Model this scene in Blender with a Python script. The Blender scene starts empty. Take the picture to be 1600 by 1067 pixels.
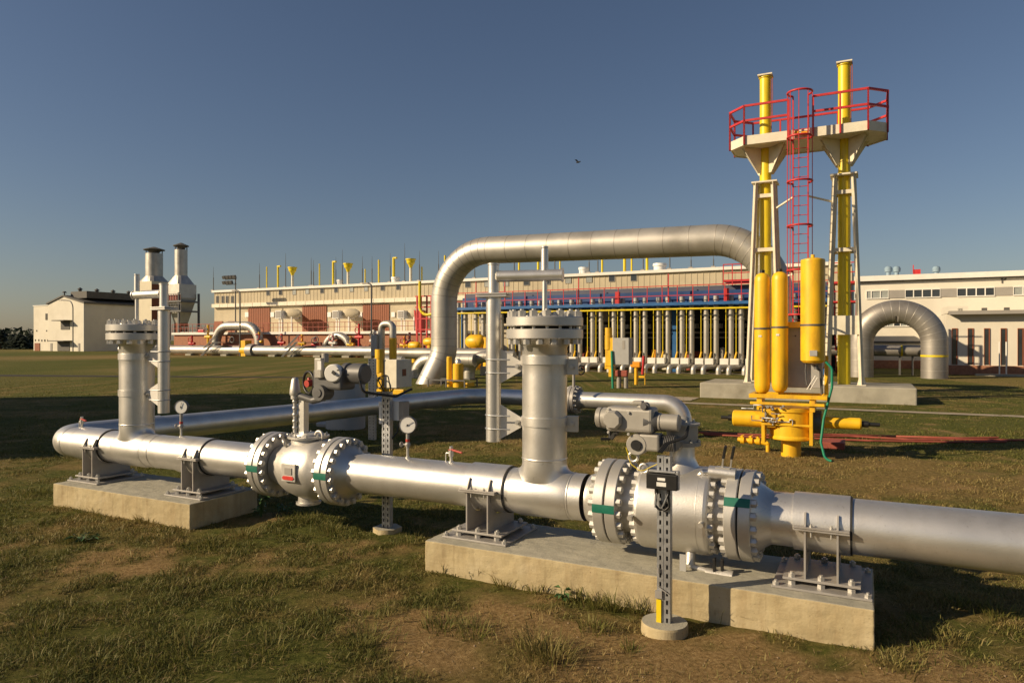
import bpy, bmesh, math, random
import numpy as np
from mathutils import Vector, Matrix
R = math.radians
random.seed(7)
SC = bpy.context.scene
COL = SC.collection
PI = math.pi
# ------------------------------------------------------------------ camera
EYE = 1.9
FPX, HY = 1090.0, 532.0
cd = bpy.data.cameras.new('camera')
cam = bpy.data.objects.new('camera', cd); COL.objects.link(cam)
cd.sensor_width = 36; cd.lens = 36 * FPX / 1600
cd.clip_start = 0.05; cd.clip_end = 9000
cam.location = (0, 0, EYE); cam.rotation_euler = (R(90 - .08), 0, 0)
SC.camera = cam
# ------------------------------------------------------------------ sky, sun, exposure
SUN_EL = 25.0
TO_SUN = Vector((-.965, -.262, 0)).normalized() * math.cos(R(SUN_EL)) + Vector((0, 0, math.sin(R(SUN_EL))))
world = bpy.data.worlds.new('World'); SC.world = world; world.use_nodes = True
nt = world.node_tree
bg = nt.nodes['Background']
sky = nt.nodes.new('ShaderNodeTexSky'); sky.sky_type = 'NISHITA'; sky.sun_disc = False
sky.sun_elevation = R(SUN_EL); sky.sun_rotation = math.atan2(TO_SUN.x, TO_SUN.y)
sky.altitude = 200; sky.air_density = 1.12; sky.dust_density = 0.85; sky.ozone_density = 2.1
tint = nt.nodes.new('ShaderNodeMixRGB'); tint.blend_type = 'MULTIPLY'; tint.inputs['Fac'].default_value = 1; tint.inputs['Color2'].default_value = (1.0, .95, 1.0, 1)
nt.links.new(sky.outputs['Color'], tint.inputs['Color1']); nt.links.new(tint.outputs['Color'], bg.inputs['Color'])
bg.inputs['Strength'].default_value = 0.051
sd = bpy.data.lights.new('sun', 'SUN'); so = bpy.data.objects.new('sun', sd); COL.objects.link(so)
sd.energy = 5.0; sd.angle = R(.5); sd.color = (1.0, .79, .52)
so.rotation_euler = TO_SUN.to_track_quat('Z', 'Y').to_euler(); so.location = (-20, -10, 15)
SC.view_settings.view_transform = 'Standard'; SC.view_settings.look = 'None'
SC.view_settings.exposure = 0.28; SC.view_settings.gamma = 1
# ------------------------------------------------------------------ the site grid: a runs along the pipes, b away from the camera
_n = math.hypot(2150, FPX)
WX, WY = 2150 / _n, -FPX / _n
VX, VY = FPX / _n, 2150 / _n
GA = math.atan2(WY, WX)
def g2w(a, b, z=0): return Vector((a * WX + b * VX, a * WY + b * VY, z))
def w2g(x, y): return (x * WX + y * WY, x * VX + y * VY)
def ga(px, b):
    k = (px - 800) / FPX; Z = b / (k * VX + VY); return Z * (k * WX + WY)
def gd(px, b):
    k = (px - 800) / FPX; return b / (k * VX + VY)
def gz(px, py, b): return EYE - (py - HY) / FPX * gd(px, b)
def gp(px, py, z=0):
    Z = (EYE - z) * FPX / (py - HY); X = (px - 800) / FPX * Z
    return w2g(X, Z)
# ------------------------------------------------------------------ materials
def mat(name, col, rough=.6, metal=0.0, var=.12, scale=6.0, bump=0.0, bscale=40.0, dirt=None, dscale=1.5, damt=.5, spec=.5, detail=4, stretch=None, specks=0):
    m = bpy.data.materials.new(name); m.use_nodes = True
    t = m.node_tree; N = t.nodes; L = t.links
    p = N['Principled BSDF']; p.inputs['Metallic'].default_value = metal
    p.inputs['Specular IOR Level'].default_value = spec
    tc = N.new('ShaderNodeTexCoord'); src = tc.outputs['Object']
    if stretch:
        mp = N.new('ShaderNodeMapping'); mp.inputs['Scale'].default_value = stretch
        L.new(src, mp.inputs['Vector']); src2 = mp.outputs['Vector']
    else: src2 = src
    n1 = N.new('ShaderNodeTexNoise'); n1.inputs['Scale'].default_value = scale; n1.inputs['Detail'].default_value = detail
    L.new(src2, n1.inputs['Vector'])
    r = N.new('ShaderNodeValToRGB'); e = r.color_ramp.elements
    e[0].position = .3; e[1].position = .7
    e[0].color = tuple(c * (1 - var) for c in col) + (1,); e[1].color = tuple(min(1, c * (1 + var)) for c in col) + (1,)
    L.new(n1.outputs['Fac'], r.inputs['Fac']); out = r.outputs['Color']
    if dirt:
        n2 = N.new('ShaderNodeTexNoise'); n2.inputs['Scale'].default_value = dscale; n2.inputs['Detail'].default_value = 7; n2.inputs['Roughness'].default_value = .65
        L.new(src2, n2.inputs['Vector'])
        mr = N.new('ShaderNodeMapRange'); mr.inputs['From Min'].default_value = .48; mr.inputs['From Max'].default_value = .72; mr.inputs['To Max'].default_value = damt
        L.new(n2.outputs['Fac'], mr.inputs['Value'])
        mx = N.new('ShaderNodeMixRGB'); mx.inputs['Color2'].default_value = tuple(dirt) + (1,)
        L.new(mr.outputs['Result'], mx.inputs['Fac']); L.new(out, mx.inputs['Color1']); out = mx.outputs['Color']
    if specks:
        n4 = N.new('ShaderNodeTexNoise'); n4.inputs['Scale'].default_value = 38; n4.inputs['Detail'].default_value = 3
        L.new(src, n4.inputs['Vector'])
        m4 = N.new('ShaderNodeMapRange'); m4.inputs['From Min'].default_value = .66; m4.inputs['From Max'].default_value = .72; m4.inputs['To Max'].default_value = specks
        L.new(n4.outputs['Fac'], m4.inputs['Value'])
        x4 = N.new('ShaderNodeMixRGB'); x4.inputs['Color2'].default_value = (.16, .12, .08, 1)
        L.new(m4.outputs['Result'], x4.inputs['Fac']); L.new(out, x4.inputs['Color1']); out = x4.outputs['Color']
    L.new(out, p.inputs['Base Color'])
    rr = N.new('ShaderNodeMapRange'); rr.inputs['To Min'].default_value = max(.02, rough - .07); rr.inputs['To Max'].default_value = min(1, rough + .07)
    L.new(n1.outputs['Fac'], rr.inputs['Value']); L.new(rr.outputs['Result'], p.inputs['Roughness'])
    if bump:
        n3 = N.new('ShaderNodeTexNoise'); n3.inputs['Scale'].default_value = bscale; n3.inputs['Detail'].default_value = 5
        L.new(src, n3.inputs['Vector'])
        b = N.new('ShaderNodeBump'); b.inputs['Strength'].default_value = bump; b.inputs['Distance'].default_value = .01
        L.new(n3.outputs['Fac'], b.inputs['Height']); L.new(b.outputs['Normal'], p.inputs['Normal'])
    return m
M = {}
M['silver'] = mat('silver_paint', (.68, .665, .63), .40, .80, .07, 3, .08, 90, dirt=(.30, .26, .20), dscale=3.2, damt=.26, specks=.16)
M['silver_cast'] = mat('cast_silver_paint', (.58, .56, .52), .46, .62, .07, 8, .25, 160, dirt=(.25, .22, .18), dscale=3, damt=.3)
M['silver_flat'] = mat('flange_silver_paint', (.56, .545, .51), .44, .6, .06, 8, .05, 90, dirt=(.25, .22, .18), dscale=4, damt=.25)
M['nut'] = mat('nut_paint', (.54, .525, .49), .42, .55, .1, 30)
M['bracket'] = mat('bracket_paint', (.62, .60, .56), .5, .15, .05, 8)
M['clad'] = mat('pipe_cladding', (.48, .46, .415), .46, .6, .09, 1.2, .05, 8, dirt=(.2, .18, .14), dscale=.8, damt=.4)
M['clad_old'] = mat('weathered_cladding', (.34, .32, .29), .5, .6, .1, 1.2, .08, 8, dirt=(.14, .12, .1), dscale=.9, damt=.5)
M['steelgrey'] = mat('support_paint', (.36, .345, .325), .5, .35, .08, 6, .08, 90, dirt=(.2, .16, .12), dscale=5, damt=.35)
M['galv'] = mat('galvanised', (.42, .43, .44), .45, .8, .15, 22, .05, 90)
M['actuator'] = mat('actuator_paint', (.36, .345, .31), .48, .25, .06, 8, .1, 160, dirt=(.18, .15, .12), dscale=5, damt=.3)
M['darkact'] = mat('dark_actuator_paint', (.11, .11, .11), .5, .2, .1, 8)
M['black'] = mat('black_plastic', (.012, .012, .012), .45, 0, .2, 10)
M['rubber'] = mat('gasket_black', (.02, .02, .02), .7, 0, .2, 10)
M['white'] = mat('white_enamel', (.78, .77, .73), .4, 0, .03, 8)
M['label'] = mat('label_white', (.7, .7, .68), .5, 0, .1, 60)
M['green'] = mat('green_tape', (.005, .13, .085), .45, 0, .1, 20)
M['hose'] = mat('green_hose', (.01, .22, .12), .45, 0, .1, 20)
M['red'] = mat('red_paint', (.50, .028, .03), .45, 0, .12, 6)
M['redlever'] = mat('red_lever', (.42, .05, .035), .5, 0, .12, 20)
M['redtext'] = mat('red_plate', (.55, .03, .02), .5, 0, .1, 20)
M['yellow'] = mat('yellow_paint', (.80, .47, .014), .42, 0, .07, 4, .06, 60, dirt=(.36, .17, .03), dscale=2.2, damt=.6, stretch=(2.2, 2.2, .7), specks=.35)
M['lemon'] = mat('lemon_paint', (.74, .57, .01), .42, 0, .07, 3, 0, dirt=(.36, .26, .04), dscale=1.6, damt=.55, stretch=(2.5, 2.5, .5))
M['cream'] = mat('cream_paint', (.72, .67, .53), .55, 0, .05, 4, .05, 30, dirt=(.35, .28, .18), dscale=3, damt=.3)
M['concrete'] = mat('concrete', (.36, .325, .245), .9, 0, .14, 5, .5, 60, dirt=(.24, .19, .11), dscale=2.5, damt=.6, spec=.2)
M['concrete_old'] = mat('old_concrete', (.34, .32, .26), .9, 0, .16, 2, .5, 20, dirt=(.17, .15, .11), dscale=1.2, damt=.6, spec=.2)
M['wall'] = mat('cream_wall', (.66, .60, .46), .85, 0, .04, .6, 0, dirt=(.42, .38, .28), dscale=.35, damt=.4, spec=.2)
M['wallwhite'] = mat('pale_wall', (.68, .64, .54), .85, 0, .04, .5, 0, dirt=(.48, .43, .34), dscale=.35, damt=.35, spec=.2)
M['hall'] = mat('hall_cladding', (.50, .435, .31), .8, 0, .06, .5, 0, dirt=(.34, .29, .2), dscale=.4, damt=.5, spec=.2)
M['painted_shadow'] = mat('painted_shadow_dark', (.018, .014, .006), .95, 0, .3, 3)  # near-black tone for the shadow line painted on the far lawn
M['trimwhite'] = mat('white_trim', (.74, .72, .66), .7, 0, .05, 2)
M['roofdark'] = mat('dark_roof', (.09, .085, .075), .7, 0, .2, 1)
M['brown'] = mat('brown_door', (.23, .066, .022), .6, 0, .06, 2)
M['brick'] = mat('brick', (.33, .15, .085), .85, 0, .2, 6, .2, 20)
M['glass'] = mat('window_glass', (.03, .035, .04), .12, 0, .3, .8, spec=.8)
M['glasslight'] = mat('window_blind', (.30, .32, .30), .35, 0, .2, 1.5)
M['greypanel'] = mat('grey_panel', (.30, .28, .25), .6, 0, .06, 2)
M['blue'] = mat('blue_paint', (.012, .05, .17), .45, 0, .2, 1.5)
M['bluebeam'] = mat('bright_blue_paint', (.02, .11, .30), .45, 0, .12, 2)
M['bluegrey'] = mat('blue_grey_fascia', (.075, .08, .12), .55, .2, .1, 1)
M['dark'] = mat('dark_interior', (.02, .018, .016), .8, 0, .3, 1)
M['asphalt'] = mat('path_concrete', (.33, .28, .20), .95, 0, .15, 3, .3, 20, dirt=(.2, .17, .1), dscale=1.4, damt=.6)
M['cabinet'] = mat('grey_cabinet', (.37, .37, .36), .5, .1, .04, 3, dirt=(.25, .23, .2), dscale=2, damt=.3)
M['rust'] = mat('rusty_red', (.30, .07, .045), .7, 0, .2, 5)
M['orange'] = mat('orange_paint', (.75, .30, .01), .45, 0, .08, 6)
M['skyblue'] = mat('pale_blue_cowl', (.24, .34, .42), .5, 0, .1, 4)
M['bird'] = mat('bird_feathers', (.02, .02, .02), .8, 0, .2, 30)
# ------------------------------------------------------------------ mesh helpers
def basis(d):
    d = Vector(d).normalized()
    u = Vector((0, 0, 1)) if abs(d.z) < .9 else Vector((1, 0, 0))
    x = u.cross(d).normalized(); y = d.cross(x).normalized()
    return x, y, d
def V3(*p): return Vector(p)
class MB:
    """collects shapes in site-grid coordinates and links them as one mesh object"""
    def __init__(s): s.v = []; s.f = []; s.s = []
    def add(s, vs, fs, sm=False):
        o = len(s.v); s.v.extend(Vector(p) for p in vs)
        for k in fs: s.f.append(tuple(i + o for i in k)); s.s.append(sm)
        return s
    def box(s, c, d, rz=0, m=None):
        hx, hy, hz = d[0] / 2, d[1] / 2, d[2] / 2
        rot = m if m is not None else Matrix.Rotation(rz, 3, 'Z')
        vs = [Vector(c) + rot @ Vector((x, y, z)) for z in (-hz, hz) for x, y in ((-hx, -hy), (hx, -hy), (hx, hy), (-hx, hy))]
        return s.add(vs, [(3, 2, 1, 0), (4, 5, 6, 7), (0, 1, 5, 4), (1, 2, 6, 5), (2, 3, 7, 6), (3, 0, 4, 7)])
    def bb(s, a0, a1, b0, b1, z0, z1): return s.box(((a0 + a1) / 2, (b0 + b1) / 2, (z0 + z1) / 2), (a1 - a0, b1 - b0, z1 - z0))
    def beam(s, p0, p1, w, h):
        p0 = Vector(p0); p1 = Vector(p1); x, y, d = basis(p1 - p0)
        vs = [p + x * (sx * w / 2) + y * (sy * h / 2) for p in (p0, p1) for sx, sy in ((-1, -1), (1, -1), (1, 1), (-1, 1))]
        return s.add(vs, [(3, 2, 1, 0), (4, 5, 6, 7), (0, 1, 5, 4), (1, 2, 6, 5), (2, 3, 7, 6), (3, 0, 4, 7)])
    def lathe(s, prof, o, d, n=32, cap=True, sm=True, ph=0):
        x, y, d = basis(d); o = Vector(o); vs = []; fs = []
        for r, h in prof:
            for k in range(n):
                t = 2 * PI * k / n + ph
                vs.append(o + d * h + (x * math.cos(t) + y * math.sin(t)) * r)
        for i in range(len(prof) - 1):
            for k in range(n):
                k2 = (k + 1) % n
                fs.append((i * n + k, i * n + k2, (i + 1) * n + k2, (i + 1) * n + k))
        s.add(vs, fs, sm)
        if cap:
            m = (len(prof) - 1) * n
            s.add(vs[:n], [tuple(range(n - 1, -1, -1))]); s.add(vs[m:], [tuple(range(n))])
        return s
    def sharp(s, prof, o, d, n=32, cap=True):
        """a turned shape with crisp corners: each band gets its own ring of vertices"""
        for i in range(len(prof) - 1):
            s.lathe([prof[i], prof[i + 1]], o, d, n, False)
        if cap:
            for j, fl in ((0, True), (len(prof) - 1, False)):
                if prof[j][0] > 1e-4:
                    x, y, dd = basis(d); q = Vector(o) + dd * prof[j][1]
                    vs = [q + (x * math.cos(2 * PI * k / n) + y * math.sin(2 * PI * k / n)) * prof[j][0] for k in range(n)]
                    s.add(vs, [tuple(range(n - 1, -1, -1)) if fl else tuple(range(n))])
        return s
    def cyl(s, p0, p1, r, r1=None, n=16, cap=True):
        p0 = Vector(p0); p1 = Vector(p1)
        return s.sharp([(r, 0), (r if r1 is None else r1, (p1 - p0).length)], p0, p1 - p0, n, cap)
    def tube(s, pts, r, n=12, cap=True, sm=True):
        pts = [Vector(p) for p in pts]; m = len(pts); rs = r if isinstance(r, (list, tuple)) else [r] * m
        tan = []
        for i in range(m):
            a = pts[max(i - 1, 0)]; b = pts[min(i + 1, m - 1)]; tan.append((b - a).normalized())
        x, y, d = basis(tan[0]); vs = []
        for i in range(m):
            if i:
                q = tan[i - 1].rotation_difference(tan[i]); x = q @ x
            x = (x - tan[i] * x.dot(tan[i])).normalized(); y = tan[i].cross(x)
            for k in range(n):
                t = 2 * PI * k / n; vs.append(pts[i] + (x * math.cos(t) + y * math.sin(t)) * rs[i])
        fs = [(i * n + k, i * n + (k + 1) % n, (i + 1) * n + (k + 1) % n, (i + 1) * n + k) for i in range(m - 1) for k in range(n)]
        s.add(vs, fs, sm)
        if cap: s.add(vs[:n], [tuple(range(n - 1, -1, -1))]); s.add(vs[-n:], [tuple(range(n))])
        return s
    def ring(s, c, d, r, rt, n=28, m=8):
        x, y, d = basis(d); c = Vector(c); vs = []; fs = []
        for i in range(n):
            t = 2 * PI * i / n; e = x * math.cos(t) + y * math.sin(t)
            for k in range(m):
                u = 2 * PI * k / m; vs.append(c + e * (r + rt * math.cos(u)) + d * (rt * math.sin(u)))
        for i in range(n):
            for k in range(m):
                fs.append((i * m + k, ((i + 1) % n) * m + k, ((i + 1) % n) * m + (k + 1) % m, i * m + (k + 1) % m))
        return s.add(vs, fs, True)
    def plate(s, poly, th):
        """a flat polygon of 3D points given thickness th along its normal"""
        P = [Vector(p) for p in poly]; n = (P[1] - P[0]).cross(P[2] - P[0]).normalized() * th / 2
        k = len(P); vs = [p - n for p in P] + [p + n for p in P]
        fs = [tuple(range(k - 1, -1, -1)), tuple(range(k, 2 * k))] + [(i, (i + 1) % k, k + (i + 1) % k, k + i) for i in range(k)]
        return s.add(vs, fs)
    def ball(s, c, r, sc=(1, 1, 1), n=20, m=12):
        c = Vector(c); vs = []; fs = []
        for i in range(m + 1):
            t = PI * i / m
            for k in range(n):
                u = 2 * PI * k / n
                vs.append(c + Vector((r * sc[0] * math.sin(t) * math.cos(u), r * sc[1] * math.sin(t) * math.sin(u), r * sc[2] * math.cos(t))))
        for i in range(m):
            for k in range(n):
                fs.append((i * n + k, (i + 1) * n + k, (i + 1) * n + (k + 1) % n, i * n + (k + 1) % n))
        return s.add(vs, fs, True)
    def hexnut(s, p, d, r=.021, h=.026, stud=.011, sl=.018):
        x, y, d = basis(d); p = Vector(p)
        vs = [p + d * q + (x * math.cos(k * PI / 3) + y * math.sin(k * PI / 3)) * r for q in (0, h) for k in range(6)]
        s.add(vs, [tuple(range(5, -1, -1)), tuple(range(6, 12))] + [(k, (k + 1) % 6, 6 + (k + 1) % 6, 6 + k) for k in range(6)])
        if sl: s.cyl(p + d * h, p + d * (h + sl), stud, n=8)
        return s
    def build(s, name, mt, parent=None, bevel=0, org=None, seg=2):
        if parent is not None: org = parent['org']
        elif org is None: org = (0, 0, 0)
        O = Vector(org)
        me = bpy.data.meshes.new(name)
        me.from_pydata([tuple(p - O) for p in s.v], [], s.f); me.update()
        me.polygons.foreach_set('use_smooth', s.s)
        me.materials.append(M[mt] if isinstance(mt, str) else mt)
        o = bpy.data.objects.new(name, me); COL.objects.link(o)
        o['org'] = tuple(O)
        if parent is not None: o.parent = parent
        else: o.location = g2w(*O); o.rotation_euler = (0, 0, GA)
        if bevel:
            md = o.modifiers.new('bevel', 'BEVEL'); md.width = bevel; md.segments = seg; md.limit_method = 'ANGLE'; md.angle_limit = R(40)
        return o
def tag(o, label=None, cat=None, group=None, kind=None):
    if label: o['label'] = label
    if cat: o['category'] = cat
    if group: o['group'] = group
    if kind: o['kind'] = kind
    return o
def thing(name, label, cat, org, group=None):
    o = bpy.data.objects.new(name, None); COL.objects.link(o)
    o.empty_display_size = .2
    o.location = g2w(*org); o.rotation_euler = (0, 0, GA); o['org'] = tuple(org)
    return tag(o, label, cat, group)
def dup(src, da, db, label=None, dz=0, rz=0, sz=1):
    def rec(o, par):
        c = o.copy(); COL.objects.link(c)
        if par is not None: c.parent = par
        for ch in kids.get(o.name, []): rec(ch, c)
        return c
    kids = {}
    for q in COL.objects:
        if q.parent is not None: kids.setdefault(q.parent.name, []).append(q)
    c = rec(src, None)
    o = src['org']; org = (o[0] + da, o[1] + db, o[2] + dz)
    c.location = g2w(*org); c['org'] = org; c.rotation_euler = (0, 0, GA + rz); c.scale = (1, 1, sz)
    if label: c['label'] = label
    return c
def bolts(parent, c, d, rad, n, r=.021, h=.026, ph=0, sl=.018, name='bolt', mt='nut'):
    """a circle of separate nuts as children of a flange; they share one mesh"""
    x, y, dd = basis(d); me = None; O = Vector(parent['org'])
    for k in range(n):
        t = 2 * PI * k / n + ph; p = Vector(c) + (x * math.cos(t) + y * math.sin(t)) * rad
        if me is None:
            me = MB().hexnut((0, 0, 0), dd, r, h, r * .52, sl).build(name, mt, None).data
            ob = [q for q in COL.objects if q.data == me][0]
        else:
            ob = bpy.data.objects.new(name, me); COL.objects.link(ob)
        ob.parent = parent; ob.location = p - O; ob.rotation_euler = (0, 0, 0); ob['org'] = tuple(O)
def fil(pts, r, n=8):
    """round the corners of a polyline"""
    P = [Vector(p) for p in pts]; out = [P[0]]
    rr = r if isinstance(r, (list, tuple)) else [r] * (len(P) - 2)
    for i in range(1, len(P) - 1):
        a = (P[i - 1] - P[i]).normalized(); b = (P[i + 1] - P[i]).normalized()
        ang = a.angle(b); t = rr[i - 1] / math.tan(ang / 2)
        c = P[i] + (a + b).normalized() * (rr[i - 1] / math.sin(ang / 2))
        s0 = P[i] + a * t - c; s1 = P[i] + b * t - c
        tot = s0.angle(s1); ax = s0.cross(s1).normalized()
        for k in range(n + 1): out.append(c + Matrix.Rotation(tot * k / n, 3, ax) @ s0)
    out.append(P[-1]); return out
ORD = ['first', 'second', 'third', 'fourth', 'fifth', 'sixth', 'seventh', 'eighth', 'ninth', 'tenth', 'eleventh', 'twelfth', 'thirteenth', 'fourteenth', 'fifteenth', 'sixteenth', 'seventeenth', 'eighteenth', 'nineteenth', 'twentieth']
for _t, _b in (('twenty', 20), ('thirty', 30), ('forty', 40)):
    if _b > 20: ORD.append({30: 'thirtieth', 40: 'fortieth'}[_b])
    ORD += [_t + '-' + q for q in ORD[:9]]
def nth(i, n): return 'leftmost' if i == 0 else ('rightmost' if i == n - 1 else ORD[i] + ' from the left')
def text(s, size, p, d_right, d_up, mt, name, parent, th=.001):
    cu = bpy.data.curves.new(name, 'FONT'); cu.body = s; cu.size = size; cu.align_x = 'CENTER'; cu.align_y = 'CENTER'; cu.extrude = th
    cu.materials.append(M[mt])
    tmp = bpy.data.objects.new(name, cu); COL.objects.link(tmp)
    bpy.context.view_layer.update()
    me = bpy.data.meshes.new_from_object(tmp.evaluated_get(bpy.context.evaluated_depsgraph_get()))
    bpy.data.objects.remove(tmp)
    o = bpy.data.objects.new(name, me); COL.objects.link(o)
    rx = Vector(d_right).normalized(); up = Vector(d_up).normalized(); nz = rx.cross(up)
    m = Matrix((rx, up, nz)).transposed().to_4x4()
    o.parent = parent; o['org'] = parent['org']
    o.matrix_local = Matrix.Translation(Vector(p) - Vector(parent['org'])) @ m
    return o
# ------------------------------------------------------------------ ground
rng = np.random.default_rng(5)
_G = rng.random((256, 256))
def vnoise(x, y):
    xi = np.floor(x).astype(int); yi = np.floor(y).astype(int); fx = x - xi; fy = y - yi
    fx = fx * fx * (3 - 2 * fx); fy = fy * fy * (3 - 2 * fy)
    g = lambda i, j: _G[i & 255, j & 255]
    return (g(xi, yi) * (1 - fx) + g(xi + 1, yi) * fx) * (1 - fy) + (g(xi, yi + 1) * (1 - fx) + g(xi + 1, yi + 1) * fx) * fy
def fbm(x, y, o=4):
    s = 0; a = .5; t = 0
    for k in range(o):
        s = s + a * vnoise(x * 2 ** k + 17.3 * k, y * 2 ** k + 5.1 * k); t += a; a *= .5
    return s / t
def gauss(x, y, cx, cy, sx, sy): return np.exp(-(((x - cx) / sx) ** 2 + ((y - cy) / sy) ** 2))
def dirt_amt(x, y):
    """bare soil, 0..1, in world coordinates"""
    a = x * WX + y * WY; b = x * VX + y * VY
    d = fbm(x * 1.9, y * 1.9) * 1.25 - .78
    d = d + .66 * gauss(x, y, .55, 4.0, 1.15, .8) + .45 * gauss(x, y, 1.9, 3.75, .9, .6) + .30 * gauss(x, y, -.4, 4.7, .6, .5) + .2 * gauss(x, y, 2.6, 3.6, .8, .35) + .2 * gauss(x, y, 1.2, 3.4, 1.0, .4)
    d = d + .22 * gauss(x, y, -2.9, 5.9, 1.0, .5) + .2 * gauss(x, y, -1.3, 6.1, .7, .5)
    d = d + .16 * ((x > 1) & (b > 6.5) & (b < 12)) * fbm(x * .7, y * .7 + 9)
    d = d - .45 * ((x < -1.2) & (y < 5.2)) * (1 - np.clip((y - 4.4) / .8, 0, 1)) * fbm(x * .5 + 3, y * .5)
    return np.clip((d + .35 * (fbm(x * 9, y * 9, 3) - .5)) * 3.0, 0, 1)
def dry_amt(x, y):
    a = x * WX + y * WY; b = x * VX + y * VY
    d = fbm(x * .55 + 40, y * .55 + 11) + .20 * np.clip((x + 1) / 4, 0, 1) * (b > 5.6) * (b < 13) - .12 * (b > 14)
    return np.clip((d + .5 * (fbm(x * 5, y * 5, 3) - .5) - .44) * 3.0, 0, 1)
def ground_h(x, y):
    k = np.clip((24 - y) / 6, 0, 1) * np.clip((y - .5) / .5, 0, 1) * np.clip((20 - np.abs(x)) / 4, 0, 1)
    return k * ((fbm(x * 2.1, y * 2.1) - .5) * .035 + (fbm(x * 9, y * 9, 3) - .5) * .022)
xs = np.concatenate([[-4000, -1500, -600, -250, -120, -70, -45, -30], np.arange(-21, -7, .16), np.arange(-7, 7, .05), np.arange(7, 21.1, .16), [30, 45, 70, 120, 250, 600, 1500, 4000]])
ys = np.concatenate([[-4000, -1000, -300, -80, -20, -5, 0], np.arange(.5, 8, .05), np.arange(8, 25, .12), [27, 30, 34, 40, 48, 60, 80, 110, 150, 220, 400, 900, 2000, 4500]])
X, Y = np.meshgrid(xs, ys); Zg = ground_h(X, Y)
vv = np.stack([X.ravel(), Y.ravel(), Zg.ravel()], 1)
nx_, ny_ = len(xs), len(ys)
ii = (np.arange(ny_ - 1)[:, None] * nx_ + np.arange(nx_ - 1)[None]).ravel()
ff = np.stack([ii, ii + 1, ii + nx_ + 1, ii + nx_], 1)
me = bpy.data.meshes.new('ground')
me.vertices.add(len(vv)); me.vertices.foreach_set('co', vv.ravel())
me.loops.add(ff.size); me.loops.foreach_set('vertex_index', ff.ravel())
me.polygons.add(len(ff)); me.polygons.foreach_set('loop_start', np.arange(0, ff.size, 4)); me.polygons.foreach_set('loop_total', np.full(len(ff), 4))
me.update(); me.polygons.foreach_set('use_smooth', np.ones(len(ff), bool))
at = me.color_attributes.new('soil', 'FLOAT_COLOR', 'POINT')
dd = dirt_amt(X, Y).ravel(); dr = dry_amt(X, Y).ravel()
at.data.foreach_set('color', np.stack([dd, dr, 0 * dd, 0 * dd + 1], 1).ravel())
gm = bpy.data.materials.new('grass_ground'); gm.use_nodes = True
t = gm.node_tree; N = t.nodes; L = t.links; p = N['Principled BSDF']; p.inputs['Roughness'].default_value = .95; p.inputs['Specular IOR Level'].default_value = .1
ca = N.new('ShaderNodeVertexColor'); ca.layer_name = 'soil'; sp = N.new('ShaderNodeSeparateColor'); L.new(ca.outputs['Color'], sp.inputs['Color'])
tc = N.new('ShaderNodeTexCoord')
def noise(scale, det=6, rough=.6, src=None):
    n = N.new('ShaderNodeTexNoise'); n.inputs['Scale'].default_value = scale; n.inputs['Detail'].default_value = det; n.inputs['Roughness'].default_value = rough
    L.new(src or tc.outputs['Object'], n.inputs['Vector']); return n
def ramp(src, stops):
    r = N.new('ShaderNodeValToRGB'); e = r.color_ramp.elements
    while len(e) < len(stops): e.new(.5)
    for k, (q, c) in enumerate(stops): e[k].position = q; e[k].color = tuple(c) + (1,)
    L.new(src, r.inputs['Fac']); return r.outputs['Color']
def mix(f, a, b, mode='MIX'):
    m = N.new('ShaderNodeMixRGB'); m.blend_type = mode
    if isinstance(f, float): m.inputs['Fac'].default_value = f
    else: L.new(f, m.inputs['Fac'])
    for q, i in ((a, 'Color1'), (b, 'Color2')):
        if isinstance(q, tuple): m.inputs[i].default_value = q + (1,)
        else: L.new(q, m.inputs[i])
    return m.outputs['Color']
mpg = N.new('ShaderNodeMapping'); mpg.inputs['Scale'].default_value = (1, .6, 1); L.new(tc.outputs['Object'], mpg.inputs['Vector'])
green = ramp(noise(14, 8, .75).outputs['Fac'], [(.3, (.030, .040, .008)), (.5, (.095, .105, .022)), (.7, (.21, .19, .055))])
dry = ramp(noise(20, 8, .75).outputs['Fac'], [(.3, (.09, .065, .022)), (.5, (.22, .155, .055)), (.7, (.42, .31, .13))])
soil = ramp(noise(30, 8, .7).outputs['Fac'], [(.3, (.15, .095, .038)), (.5, (.31, .205, .088)), (.7, (.47, .335, .16))])
big = noise(.22, 9, .68, mpg.outputs['Vector'])
bm_ = N.new('ShaderNodeMapRange'); bm_.inputs['From Min'].default_value = .50; bm_.inputs['From Max'].default_value = .95; L.new(big.outputs['Fac'], bm_.inputs['Value'])
c1 = mix(bm_.outputs['Result'], green, dry)
c1 = mix(sp.outputs['Green'], c1, dry)
c1 = mix(sp.outputs['Red'], c1, soil)
L.new(c1, p.inputs['Base Color'])
bn = noise(28, 9, .85); bu = N.new('ShaderNodeBump'); bu.inputs['Strength'].default_value = .9; bu.inputs['Distance'].default_value = .05
L.new(bn.outputs['Fac'], bu.inputs['Height']); L.new(bu.outputs['Normal'], p.inputs['Normal'])
me.materials.append(gm)
ground = bpy.data.objects.new('ground', me); COL.objects.link(ground); ground['kind'] = 'structure'
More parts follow.
